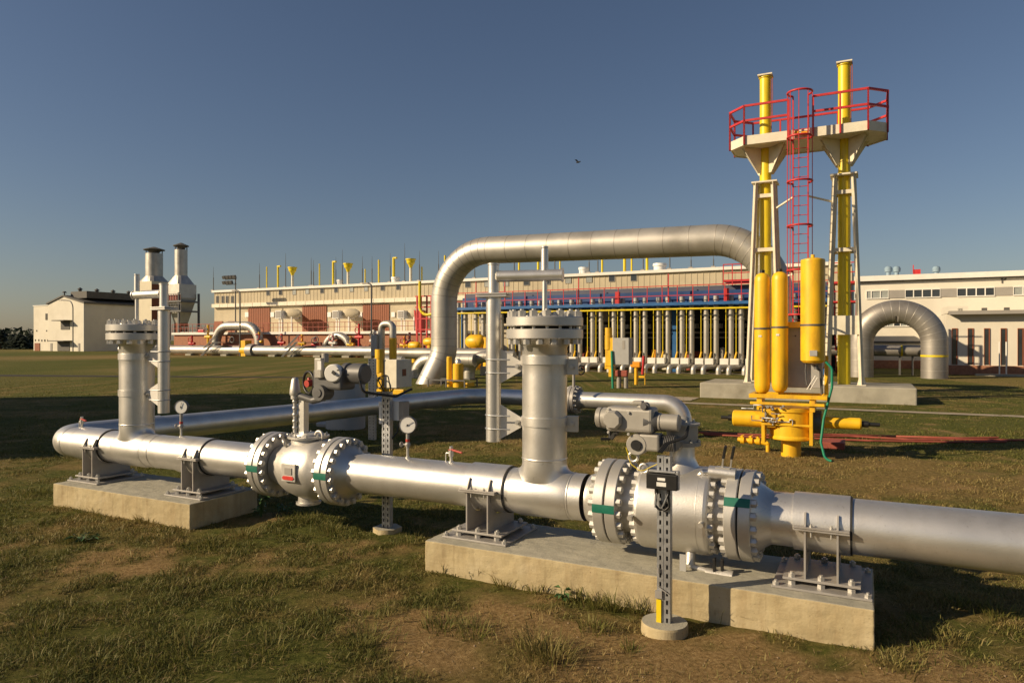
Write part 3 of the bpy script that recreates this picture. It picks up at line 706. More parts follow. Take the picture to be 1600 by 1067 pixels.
support(ga(136, BP - .235), 'steel pipe support at the far left end of the left concrete block', .30)
# ---- flange set helper for joints across the main axis
RF = .322
def joint(parent, ag, th=.082, nb=20, up=0):
    """flange pair with its gap at a=ag; side: which disc belongs to this parent"""
    out = []
    for s_ in (-1, 1):
        a0 = ag + s_ * .006; a1 = ag + s_ * (.006 + th)
        pr = [(RP - .02, 0), (RF - .005, 0), (RF, .005), (RF, th - .005), (RF - .005, th), (RP, th)]
        fl = MB().sharp(pr, (a0, BP, ZP), (s_, 0, 0), 72, False).build('flange', 'silver_flat', parent)
        bolts(fl, (a1, BP, ZP), (s_, 0, 0), RF - .036, nb, .029, .036, .12, .006)
        out.append(fl)
    MB().sharp([(RF - .03, -.006), (RF - .03, .006)], (ag, BP, ZP), AX, 48, False).build('gasket', 'rubber', parent)
    # green tape round the joint at the front
    m = MB(); vs = []; n = 4
    for k in range(n + 1):
        t_ = PI + R(-5 + up + 11 * k / n)
        q = (BP + (RF + .0035) * math.cos(t_), ZP - (RF + .0035) * math.sin(t_) * (-1 if False else 1))
        vs += [(ag - th - .004, q[0], q[1]), (ag + th + .004, q[0], q[1])]
    m.add(vs, [(2 * i, 2 * i + 1, 2 * i + 3, 2 * i + 2) for i in range(n)]); m.build('green_tape', 'green', parent)
    return out
def hub(m, a0, s_, L=.10): m.lathe([(RP + .085, 0), (RP + .05, L * .35), (RP + .006, L), (RP, L + .02)], (a0, BP, ZP), (s_, 0, 0), 48, False)
# ================================================================== big ball valve
G3, G4 = ga(942, BP - RF), ga(1150, BP - RF)
BV = thing('ball_valve', 'large silver ball valve with grey electric actuator, above the right concrete block', 'valve', ((G3 + G4) / 2, BP, 0), 'ball valves in the pipeline')
joint(BV, G3); joint(BV, G4, up=26)
for _a, _s in ((G3 - .088, -1), (G4 + .088, 1)): m = MB(); hub(m, _a, _s); m.build('weld_neck', 'silver', BV)
B0, B1 = ga(988, BP - .31), ga(1104, BP - .31)
body = MB().sharp([(.24, -.02), (.30, 0), (.312, .01), (.318, .03), (.318, B1 - B0 - .03), (.312, B1 - B0 - .01), (.30, B1 - B0), (.24, B1 - B0 + .02)], (B0, BP, ZP), AX, 72).build('valve_body', 'silver', BV)
bolts(body, (B0, BP, ZP), (-1, 0, 0), .275, 22, .027, .034, .2, .004)
bolts(body, (B1, BP, ZP), (1, 0, 0), .275, 22, .027, .034, .2, .004)
MB().cyl((G3 + .08, BP, ZP), (B0, BP, ZP), .225, n=48, cap=False).build('valve_neck', 'silver_cast', BV); MB().cyl((B1, BP, ZP), (G4 - .08, BP, ZP), .225, n=48, cap=False).build('valve_neck', 'silver_cast', BV)
# small fittings on the front of the body
for px, py in ((987, 806), (1097, 817)):
    a_ = ga(px, BP - .31); z_ = gz(px, py, BP - .31); y_ = BP - math.sqrt(max(0, .318 ** 2 - (z_ - ZP) ** 2))
    MB().cyl((a_, y_ + .02, z_), (a_, y_ - .025, z_), .014, n=12).cyl((a_, y_ - .02, z_), (a_, y_ - .05, z_ - .005), .019, n=10).build('grease_fitting', 'silver_flat', BV)
# thin seam rings
MB().lathe([(.3175, -.003), (.321, 0), (.3175, .003)], (B0 + .20, BP, ZP), AX, 72, False).lathe([(.3175, -.003), (.321, 0), (.3175, .003)], (B1 - .08, BP, ZP), AX, 72, False).build('seam_ring', 'silver', BV)
AS = ga(1066, BP)
st_ = MB().lathe([(.165, 0), (.15, .02), (.115, .06), (.098, .10), (.092, .13), (.092, .24)], (AS, BP, ZP + .27), (0, 0, 1), 40, False).lathe([(.17, -.04), (.172, .0)], (AS, BP, ZP + .275), (0, 0, 1), 40, False)
st_.build('stem_neck', 'silver', BV)
ZN = ZP + .27 + .24
top = MB().cyl((AS, BP, ZN - .04), (AS, BP, ZN - .01), .135, n=40).cyl((AS, BP, ZN - .01), (AS, BP, ZN + .11), .115, n=40).cyl((AS, BP, ZN + .11), (AS, BP, ZN + .125), .13, n=40).build('gearbox', 'actuator', BV, .004)
bolts(top, (AS, BP, ZN - .01), (0, 0, 1), .124, 8, .010, .012, 0, .01)
bolts(top, (AS, BP, ZN + .125), (0, 0, 1), .09, 4, .012, .014, .6, .012)
MB().lathe([(.06, 0), (.05, .04), (.028, .05), (.0, .055)], (AS, BP, ZN + .125), (0, 0, 1), 24).build('position_dome', 'actuator', top)
# actuator, drawn in the plane b = BA in front of the stem
BA = BP - .20
def AA(px): return ga(px, BA)
def AZ(py, px=1000): return gz(px, py, BA)
act = thing  # keep the name free
zc = AZ(653, 960)
hs = MB()
hs.sharp([(.070, 0), (.076, .006), (.076, .035), (.070, .04), (.070, .046), (.078, .05), (.078, .085), (.082, .09)], (AA(934), BA, zc), AX, 40)
a0 = AA(934) + .09
hs.build('handwheel_drum', 'actuator', BV)
hou = MB().box(((a0 + AA(1025)) / 2, BA, zc), (AA(1025) - a0, .17, .185)).build('actuator_housing', 'actuator', BV, .028, seg=3)
MB().lathe([(.075, 0), (.075, .018), (.060, .045), (.0, .046)], (AA(964), BA - .085, zc - .002), (0, -1, 0), 8, False, False, PI / 8).build('cover', 'actuator', hou)
for px, py in ((988, 643), (988, 676), (957, 673), (957, 638)):
    MB().hexnut((AA(px), BA - .088, AZ(py, px)), (0, -1, 0), .011, .010, .006, .004).build('bolt', 'nut', hou)
# top knob and selector
MB().cyl((AA(1003), BA, zc + .07), (AA(1003), BA, zc + .125), .036, n=24).box((AA(998), BA - .01, zc + .125), (.075, .07, .028)).build('terminal_head', 'actuator', BV, .006)
MB().cyl((AA(1012), BA - .04, zc + .105), (AA(1012), BA - .085, zc + .105), .030, n=20).cyl((AA(1012), BA - .085, zc + .105), (AA(1012), BA - .10, zc + .105), .018, n=16).build('selector_knob', 'darkact', BV, .002)
# tapered link and motor
lk = MB(); lk.lathe([(.090, 0), (.085, .05), (.060, .11), (.052, .12)], (AA(1010), BA, zc - .01), AX, 32); lk.build('taper_housing', 'darkact', BV)
mo = MB().sharp([(.056, 0), (.064, .004), (.064, .02), (.058, .022), (.058, .036), (.066, .04), (.066, .052), (.061, .055)], (AA(1022), BA, zc - .012), AX, 36)
mo.build('motor_flange', 'actuator', BV)
MB().sharp([(.061, 0), (.061, .125), (.055, .133), (.02, .135)], (AA(1022) + .055, BA, zc - .012), AX, 36).build('motor', 'actuator', BV)
# lower gearbox with dark bore, bellows, link to stem
zl = AZ(693, 1000)
gb = MB().sharp([(.068, 0), (.078, .01), (.078, .14), (.07, .15)], (AA(999), BA + .07, zl), (0, -1, 0), 40).build('worm_gearbox', 'actuator', BV)
MB().sharp([(.038, 0), (.038, .012)], (AA(999), BA - .081, zl), (0, -1, 0), 32).build('bore_cover', 'black', gb)
MB().box((AA(1018), BA, zl + .02), (.15, .15, .12)).build('gear_case', 'actuator', BV, .015)
bl = MB(); a_ = AA(1033)
for k in range(8): bl.sharp([(.050, 0), (.060, .004), (.060, .009), (.050, .013)], (a_ + .013 * k, BA + .01, zl + .015), AX, 28)
bl.build('ribbed_housing', 'darkact', BV)
MB().tube(fil([(a_ + .09, BA + .01, zl + .01), (AS - .02, BA + .02, zl + .01), (AS, BP - .02, zl + .01)], .04), .05, 20).build('drive_shaft', 'actuator', BV)
# crank handle
MB().tube(fil([(AA(955), BA - .02, zc - .07), (AA(955), BA - .03, zc - .155), (AA(943), BA - .06, zc - .155)], .012), .011, 10).beam((AA(957), BA - .03, zc - .15), (AA(969), BA - .05, zc - .085), .02, .028).build('crank_handle', 'black', BV)
# yellow earth wire
MB().tube(fil([(AA(982), BA - .06, AZ(697, 982)), (AA(990), BA - .07, AZ(722, 990)), (AA(1006), BA - .08, AZ(734, 1006)), (AA(1032), BA - .08, AZ(722, 1032))], .05), .003, 6).build('earth_wire', 'lemon', BV)
# cables from the motor down to the junction box
cb = MB()
for k in range(3): cb.tube(fil([(AA(1075), BA + .02, zc - .03 - .01 * k), (AA(1070) + .01 * k, BA - .03, zc - .11), (AA(1045) + .012 * k, BA - .1, zc - .15), (AA(1040) + .012 * k, BA - .2, zc - .2)], .05), .007, 8)
cb.build('cable', 'black', BV)
# lifting eyes
MB().ring((B0 + .045, BP - .16, ZP + .30), (0, 1, 0), .032, .011).build('lifting_eye', 'silver', BV); MB().ring((G3 + .15, BP - .05, ZP + .36), (0, 1, 0), .035, .012).build('lifting_eye', 'silver', BV)
# drain valve on top at right with two black levers, and one underneath
zt_ = ZP + .315; bt = BP - .13
d = MB().tube(fil([(ga(1092, bt), bt, zt_ - .03), (ga(1088, bt), bt, zt_ + .035), (ga(1097, bt), bt, zt_ - .012), (ga(1118, bt), bt, zt_ - .005)], .02), .021, 14).cyl((ga(1108, bt), bt, zt_ - .006), (ga(1150, bt), bt, zt_ - .012), .046, n=24).box((ga(1130, bt), bt, zt_ + .022), (.10, .06, .03)).build('vent_valve', 'silver', BV, .003)
for px in (1128, 1141):
    a_ = ga(px, bt)
    MB().beam((a_, bt, zt_ + .01), (a_ + .012, bt - .01, zt_ + .105), .026, .010).build('lever_shank', 'silver', d)
    MB().beam((a_ + .012, bt - .01, zt_ + .10), (a_ + .030, bt - .02, zt_ + .19), .032, .018).build('lever_grip', 'black', d, .003)
bt = BP - .16; zt_ = gz(1100, 890, bt)
d = MB().tube(fil([(ga(1072, bt), bt, zt_ + .05), (ga(1078, bt), bt, zt_ + .015), (ga(1108, bt), bt, zt_ - .01), (ga(1116, bt), bt, zt_ - .01)], .02), .022, 14).cyl((ga(1103, bt), bt, zt_ - .02), (ga(1138, bt), bt, zt_ - .025), .038, n=20).cyl((ga(1126, bt), bt, zt_ - .02), (ga(1145, bt), bt, zt_ - .025), .048, n=8).cyl((ga(1078, bt), bt, zt_ + .02), (ga(1078, bt), bt + .03, zt_ + .10), .035, n=14).build('drain_valve', 'silver_cast', BV)
for px in (1117, 1129):
    a_ = ga(px, bt); MB().beam((a_, bt - .01, zt_ - .005), (a_, bt - .012, zt_ + .10), .036, .018).build('lever_grip', 'black', d, .003)
MB().box((ga(1067, BP - .24), BP - .24, HB + .06), (.045, .004, .12)).build('small_plate', 'cabinet', BV)
# ================================================================== small ball valve
G1, G2 = ga(393, BP - RF), ga(499, BP - RF)
SV = thing('ball_valve', 'smaller round bodied silver valve with red plate, between the left riser and the front gauge', 'valve', ((G1 + G2) / 2, BP, 0), 'ball valves in the pipeline')
joint(SV, G1, .07); joint(SV, G2, .07)
for _a, _s in ((G1 - .075, -1), (G2 + .075, 1)): m = MB(); hub(m, _a, _s); m.build('weld_neck', 'silver', SV)
ac = (G1 + G2) / 2; hw = (G2 - G1) / 2 - .075
MB().lathe([(.20, -hw), (.20, -hw * .9), (.215, -hw * .75), (.265, -hw * .45), (.295, -hw * .1), (.300, hw * .15), (.295, hw * .45), (.285, hw * .62), (.24, hw * .82), (.225, hw)], (ac + .01, BP, ZP), AX, 56, True).build('valve_body', 'silver_cast', SV)
MB().cyl((ac, BP, ZP - .34), (ac, BP, ZP - .24), .10, n=24).cyl((ac, BP, ZP - .355), (ac, BP, ZP - .335), .12, n=24).build('foot', 'silver_cast', SV)
bn_ = MB().sharp([(.17, .24), (.165, .29), (.20, .295), (.20, .315), (.15, .318), (.14, .335), (.05, .338)], (ac, BP, ZP), (0, 0, 1), 40).build('bonnet', 'silver_cast', SV)
bolts(bn_, (ac, BP, ZP + .318), (0, 0, 1), .175, 10, .012, .014, 0, .01)
MB().ring((ac + .17, BP - .04, ZP + .325), (0, 1, .0), .045, .014).build('lifting_eye', 'silver_cast', SV)
MB().ring((ac - .16, BP - .16, ZP + .245), (.5, .5, .3), .034, .014).build('lifting_eye', 'silver_cast', SV)
# name plate: display window and red strip
ap_ = ga(452, BP - .30)
def onb(zz, a): # front of the body
    return BP - math.sqrt(.30 ** 2 - (zz - ZP) ** 2) - .004
zpl = gz(452, 738, BP - .30)
npl = MB().box((ap_, BP - .307, zpl), (.17, .02, .165)).build('name_plate', 'silver_cast', SV, .002)
MB().box((ap_ + .004, BP - .320, zpl + .014), (.085, .008, .062)).build('display_window', 'greypanel', npl)
MB().plate([(ap_ - .075, BP - .320, zpl - .05), (ap_ - .055, BP - .320, zpl - .068), (ap_ + .055, BP - .320, zpl - .068), (ap_ + .075, BP - .320, zpl - .05), (ap_ + .055, BP - .320, zpl - .032), (ap_ - .055, BP - .320, zpl - .032)], .007).build('red_strip', 'redtext', npl)
text('TCLAMP', .034, (ap_ + .02, onb(zpl + .13, ap_) - .002, zpl + .115), (1, 0, 0), (0, .35, 1), 'silver_flat', 'cast_lettering', SV, .003)
# stem column
as_ = ga(468, BP)
zt0 = ZP + .335; zt1 = gz(468, 620, BP); zt2 = gz(468, 592, BP)
MB().bb(as_ + .0, as_ + .075, BP - .02, BP + .05, zt0, zt1).build('stem_bracket', 'silver', SV, .003)
sp_ = MB()
sp_.cyl((as_ - .03, BP - .03, zt0), (as_ - .03, BP - .03, zt1), .020, n=14)
for k in range(5): sp_.ball((as_ - .03, BP - .03, zt0 + .05 + (zt1 - zt0 - .08) * k / 4.2), .028, (1, 1, .9), 12, 8)
sp_.build('stem', 'nut', SV)
MB().cyl((as_ - .03, BP - .03, zt1 - .02), (as_ - .03, BP - .03, zt1 + .03), .042, n=20).lathe([(.050, 0), (.054, .02), (.050, .06), (.036, .15), (.026, .17), (.001, .175)], (as_ - .03, BP - .03, zt1 + .02), (0, 0, 1), 24).build('stem_cap', 'silver_cast', SV)
# gear, handwheel, motor housing
aw = ga(489, BP); zw = gz(489, 597, BP)
hwl = MB().ring((aw, BP - .06, zw), (.35, 1, 0), .105, .013).build('handwheel', 'black', SV)
MB().cyl((aw + .01, BP - .10, zw - .01), (aw + .02, BP + .03, zw), .034, n=14).cyl((aw + .03, BP - .08, zw - .03), (aw - .005, BP - .05, zw + .04), .016, n=10).build('wheel_hub', 'redlever', hwl)
MB().tube(fil([(as_ - .02, BP - .02, zt1 + .02), (aw, BP, zt1 - .03), (aw + .12, BP, zt1 + .0)], .05), .035, 12).build('gear_link', 'darkact', SV)
ah0, ah1 = ga(500, BP), ga(592, BP)
h_ = MB().box(((ah0 + ga(545, BP)) / 2, BP, gz(520, 592, BP)), (ga(545, BP) - ah0, .22, .20)).build('actuator_housing', 'darkact', SV, .03, seg=3)
MB().box((ga(499, BP - .12), BP - .12, gz(499, 574, BP)), (.085, .05, .19)).build('control_panel', 'actuator', SV, .008)
MB().box((ga(499, BP - .148), BP - .148, gz(499, 570, BP)), (.045, .006, .085)).build('display_window', 'label', SV)
fc = MB().sharp([(.085, -.04), (.085, .03), (.075, .045), (.02, .046)], (ga(521, BP - .11), BP - .10, gz(521, 582, BP)), (.3, -1, 0), 32).build('round_cover', 'white', SV)
MB().box((ga(520, BP - .155), BP - .145, gz(519, 581, BP)), (.04, .008, .03), 0, Matrix.Rotation(.6, 3, 'Y')).box((ga(526, BP - .155), BP - .138, gz(519, 577, BP)), (.018, .01, .012)).box((ga(526, BP - .155), BP - .138, gz(519, 586, BP)), (.018, .01, .012)).build('cover_marks', 'black', fc)
MB().cyl((ga(515, BP), BP - .02, gz(515, 612, BP)), (ga(515, BP), BP - .16, gz(515, 612, BP)), .075, n=28).cyl((ga(515, BP), BP - .155, gz(515, 612, BP)), (ga(515, BP), BP - .17, gz(515, 612, BP)), .04, n=24).build('worm_gearbox', 'darkact', SV, .004)
MB().sharp([(.10, 0), (.10, .05), (.085, .055), (.085, .09), (.098, .10), (.098, .23), (.08, .25)], (ga(538, BP), BP + .02, gz(560, 584, BP)), AX, 32).build('motor', 'darkact', SV)
MB().tube(fil([(ga(566, BP), BP - .05, gz(566, 590, BP)), (ga(572, BP), BP - .05, gz(572, 612, BP)), (ga(598, BP), BP + .2, gz(598, 622, BP)), (ga(604, BP), BP + .4, gz(604, 612, BP))], .06), .012, 10).build('cable', 'black', SV)
MB().cyl((ga(508, BP), BP, gz(508, 566, BP)), (ga(508, BP), BP, gz(508, 552, BP)), .035, n=16).build('terminal_head', 'actuator', SV, .004)
# ================================================================== gauges and bleed valves
def gauge(px, py, dia, foot_px, label, ang, face):
    a_ = ga(px, BP); z_ = gz(px, py, BP)
    t = thing('pressure_gauge', label, 'pressure gauge', (a_, BP, ZP + RP), 'pressure gauges on the pipeline')
    stt = MB().cyl((a_, BP, ZP + RP - .01), (a_, BP, ZP + RP + .10), .012, n=12).cyl((a_, BP, ZP + RP - .005), (a_, BP, ZP + RP + .01), .022, n=12).build('stem', 'silver', t)
    vt = MB().cyl((a_, BP, ZP + RP + .09), (a_, BP, z_ - dia / 2), .016, n=12).ball((a_, BP, ZP + RP + .12), .026, n=12, m=8).cyl((a_ - .06, BP - .01, ZP + RP + .12), (a_, BP, ZP + RP + .12), .008, n=8).ring((a_ - .062, BP - .01, ZP + RP + .12), (1, 0, 0), .02, .006, 14, 6).build('needle_valve', 'steelgrey', t)
    MB().cyl((a_, BP, ZP + RP + .145), (a_, BP, ZP + RP + .17), .019, n=12).build('red_collar', 'redlever', t)
    r = dia / 2; f = V3(*face).normalized()
    MB().sharp([(r * .93, -.045), (r, -.04), (r, .004), (r * .94, .010), (r * .90, .006)], (a_, BP, z_), f, 40, True).build('case', 'darkact', t)
    dl = MB().sharp([(.0005, 0), (r * .90, 0)], V3(a_, BP, z_) + f * .0065, f, 40, False).build('dial', 'white', t)
    x, y, dd = basis(f); up = V3(0, 0, 1); rt = up.cross(f).normalized(); c = V3(a_, BP, z_) + f * .0085
    tk = MB()
    for k in range(21):
        q = R(225 - 270 * k / 20); e = rt * math.cos(q) + up * math.sin(q); l = .78 if k % 5 == 0 else .84
        tk.beam(c + e * r * l, c + e * r * .88, .0012, .0006)
    tk.build('dial_marks', 'black', dl)
    e = rt * math.cos(R(ang)) + up * math.sin(R(ang))
    MB().beam(c - e * r * .25 + f * .002, c + e * r * .72 + f * .002, .0045, .001).sharp([(r * .1, 0), (r * .1, .004)], c, f, 16).build('needle', 'black', dl)
    return t
gauge(637, 664, .158, 637, 'round white pressure gauge on the pipe near the middle of the picture', 35, (.36, -.93, .05))
gauge(283, 636, .15, 283, 'round pressure gauge turned half sideways on the left part of the pipe', 80, (.42, -.91, .05))
def bleed(px, label, flip=1):
    a_ = ga(px, BP); z = ZP + RP
    t = thing('bleed_valve', label, 'valve', (a_, BP, z), 'small bleed valves with red levers')
    MB().cyl((a_, BP, z - .01), (a_, BP, z + .05), .014, n=12).cyl((a_, BP, z - .008), (a_, BP, z + .006), .024, n=14).cyl((a_, BP, z + .05), (a_, BP, z + .10), .024, n=8).cyl((a_, BP, z + .10), (a_, BP, z + .135), .016, n=12).build('body', 'silver', t)
    MB().tube(fil([(a_ - .02, BP, z + .075), (a_ - .055, BP, z + .075), (a_ - .055, BP, z + .0)], .012), .006, 8).build('drain_tube', 'silver', t)
    MB().beam((a_ - .02 * flip, BP - .01, z + .105), (a_ + .03 * flip, BP - .012, z + .112), .022, .008).beam((a_ + .02 * flip, BP - .012, z + .108), (a_ + .13 * flip, BP - .03, z + .092), .020, .014).build('lever', 'redlever', t, .003)
bleed(705, 'small valve with a long red lever on the pipe left of the central riser')
bleed(128, 'small valve with a red lever on top of the left pipe elbow')
# ================================================================== perforated posts
def perf_post(a_, b_, z0, z1, label, w=.09, foot='round'):
    t = thing('instrument_post', label, 'post', (a_, b_, 0), 'perforated steel instrument posts')
    m = MB(); th = .004; dpt = .05
    # two front strips with slots left between short bridges, plus side flanges
    n = int((z1 - z0) / .055)
    for s_ in (-1, 1):
        c = a_ + s_ * w * .25
        for e0, e1 in ((-.5, -.16), (.16, .5)):
            m.bb(c + e0 * w * .46, c + e1 * w * .46, b_ - dpt / 2, b_ - dpt / 2 + th, z0, z1)
        for k in range(n + 1):
            zz = z0 + (z1 - z0) * k / n
            m.bb(c - .16 * w * .46, c + .16 * w * .46, b_ - dpt / 2 + .0003, b_ - dpt / 2 + th - .0003, max(z0, zz - .014), min(z1, zz + .014))
    m.bb(a_ - w / 2, a_ - w / 2 + th, b_ - dpt / 2 + .004, b_ + dpt / 2, z0, z1).bb(a_ + w / 2 - th, a_ + w / 2, b_ - dpt / 2 + .004, b_ + dpt / 2, z0, z1).bb(a_ - .004, a_ + .004, b_ - dpt / 2 + .004, b_ + dpt / 2, z0, z1)
    m.build('channel', 'galv', t)
    MB().bb(a_ - w / 2 + .006, a_ + w / 2 - .006, b_ + dpt / 2 - .006, b_ + dpt / 2 - .002, z0, z1).build('back_web', 'darkact', t)
    return t
px_ = 1038; g = w2g(1.0, 4.57)
P1 = perf_post(g[0], g[1], .05, gz(1040, 712, g[1]), 'slotted steel post with a black box standing in a round concrete foot, nearest the camera')
tag(MB().sharp([(.155, -.05), (.150, .05), (.146, .062)], (g[0], g[1], 0), (0, 0, 1), 40).build('footing', 'concrete', P1), None)
zb = gz(1040, 752, g[1] - .05)
bx = MB().box((g[0], g[1] - .055, zb), (.20, .055, .10)).build('junction_box', 'black', P1, .004)
MB().box((g[0] + .0, g[1] - .0835, zb + .018), (.05, .003, .018)).box((g[0] + .0, g[1] - .0835, zb - .015), (.062, .003, .026)).build('box_label', 'label', bx)
MB().box((g[0], g[1] - .04, zb + .062), (.17, .05, .012)).bb(g[0] + .09, g[0] + .105, g[1] - .06, g[1] - .02, zb - .05, zb + .07).build('bracket', 'galv', P1, .002)
cc = MB(); rr_ = random.Random(3)
for s_ in (-1, 1):
    cc.cyl((g[0] + s_ * .04, g[1] - .055, zb - .05), (g[0] + s_ * .04, g[1] - .055, zb - .085), .012, n=10)
    cc.tube(fil([(g[0] + s_ * .04, g[1] - .055, zb - .08), (g[0] + s_ * .045, g[1] - .06, zb - .16), (g[0] + .005 * s_, g[1] - .06, zb - .20), (g[0] - s_ * .02, g[1] - .04, zb - .13)], .02), .008, 8)
cc.build('cable', 'black', P1)
MB().beam((g[0] - .035, g[1] - .065, zb - .075), (g[0] - .045, g[1] - .07, zb - .17), .018, .006).beam((g[0] + .04, g[1] - .07, zb - .075), (g[0] + .0, g[1] - .07, zb - .17), .018, .006).build('metal_tag', 'galv', P1)
MB().bb(g[0] - .046, g[0] - .014, g[1] - .036, g[1] - .029, .06, .21).build('yellow_sleeve', 'lemon', P1)
MB().box((g[0] - .035, g[1] - .04, .40), (.012, .008, .035)).box((g[0] - .03, g[1] - .035, .245), (.045, .012, .05)).beam((g[0] - .04, g[1] - .04, .30), (g[0] + .045, g[1] - .045, .255), .005, .005).build('cable_ties', 'steelgrey', P1)
g = w2g(-1.243, 6.95)
P2 = perf_post(g[0], g[1], .03, gz(605, 612, g[1]), 'slotted steel post behind the pipe left of the front gauge', .10)
MB().sharp([(.15, -.05), (.145, .045)], (g[0], g[1], 0), (0, 0, 1), 6).build('footing', 'concrete', P2)
MB().bb(ga(614, g[1] + .05), ga(624, g[1] + .05), g[1] + .04, g[1] + .10, gz(620, 658, g[1]), gz(620, 627, g[1])).bb(ga(596, g[1]) - .01, ga(599, g[1]), g[1] - .03, g[1] + .09, gz(600, 662, g[1]), gz(600, 627, g[1])).build('terminal_box', 'white', P2, .004)
MB().bb(ga(624, g[1] + .05) + .002, ga(631, g[1] + .05), g[1] + .04, g[1] + .14, gz(620, 656, g[1]), gz(620, 628, g[1])).build('box_side', 'greypanel', P2)
MB().tube(fil([(ga(600, g[1]), g[1], gz(600, 612, g[1])), (ga(594, g[1]), g[1] - .05, gz(594, 590, g[1])), (ga(606, g[1]), g[1], gz(606, 585, g[1])), (ga(609, g[1]), g[1] + .02, gz(609, 612, g[1]))], .03), .006, 8).tube([(ga(618, g[1]), g[1] + .07, gz(618, 658, g[1])), (ga(616, g[1]), g[1] + .05, gz(618, 676, g[1])), (ga(609, g[1]), g[1], gz(609, 690, g[1]))], .007, 8).build('cable', 'black', P2)
# ================================================================== branch behind: flanges, straight pipe, elbow into the ground
BB = 13.75
BR = thing('branch_pipe', 'silver pipe behind the central riser ending in a round elbow into the ground', 'pipe', (-4.5, BB, 0))
ae = ga(1066, BB); R2 = RP - .012
m = MB(); m.tube(fil([(-6.15, BB, ZP), (ae + .02, BB - .0, ZP), (ae + .02, BB, -.2)], .36, 12), R2, 40); m.build('pipe_run', 'silver', BR)
af = ga(897, BB)
for s_ in (-1, 1):
    fl = MB().sharp([(R2, 0), (.30, 0), (.30, .07), (R2 + .06, .072), (R2, .16)], (af + s_ * .008, BB, ZP), (s_, 0, 0), 40, False).build('flange', 'steelgrey', BR)
    bolts(fl, (af + s_ * .078, BB, ZP), (s_, 0, 0), .26, 16, .026, .034, 0, .03)
pass
# hand valve beside the flanges
ah = ga(905, 13.3); zz = gz(905, 578, 13.3)
t = thing('hand_valve', 'small grey valve with black wheel behind the central riser', 'valve', (ah - .1, 13.3, 0))
MB().cyl((ah - .12, 13.3, .95), (ah - .12, 13.3, zz), .03, n=12).cyl((ah - .2, 13.3, zz), (ah, 13.3, zz), .055, n=16).box((ah - .12, 13.3, zz + .02), (.12, .12, .14)).build('valve_body', 'steelgrey', t, .005)
MB().ring((ah + .06, 13.25, zz), (1, -.6, 0), .09, .014).cyl((ah, 13.3, zz), (ah + .06, 13.25, zz), .015, n=8).build('wheel', 'black', t)
# manhole lid and slotted post behind the small valve
g = gp(520, 664); tag(MB().sharp([(.36, 0), (.36, .05), (.34, .06)], (g[0], g[1], 0), (0, 0, 1), 36).build('manhole_lid', 'greypanel', None, 0, (g[0], g[1], 0)), 'flat round grey lid on the ground in the shade behind the small valve', 'lid')
g = gp(566, 690); P3 = perf_post(g[0], g[1] + .3, 0, 1.55, 'wide slotted steel post in the shade behind the small valve', .16)
g3 = (g[0], g[1] + .3)
# grey tank standing behind the small valve actuator
g = gp(543, 690); b_ = g[1] + 1.6; a_ = ga(540, b_)
t = thing('filter_vessel', 'short grey cylindrical vessel behind the dark actuator', 'vessel', (a_, b_, 0))
MB().cyl((a_, b_, 0), (a_, b_, 1.15), .42, n=40).build('shell', 'cabinet', t, .01)
MB().sharp([(.46, 0), (.46, .05), (.40, .06)], (a_, b_, 1.152), (0, 0, 1), 40).build('lid', 'cabinet', t)
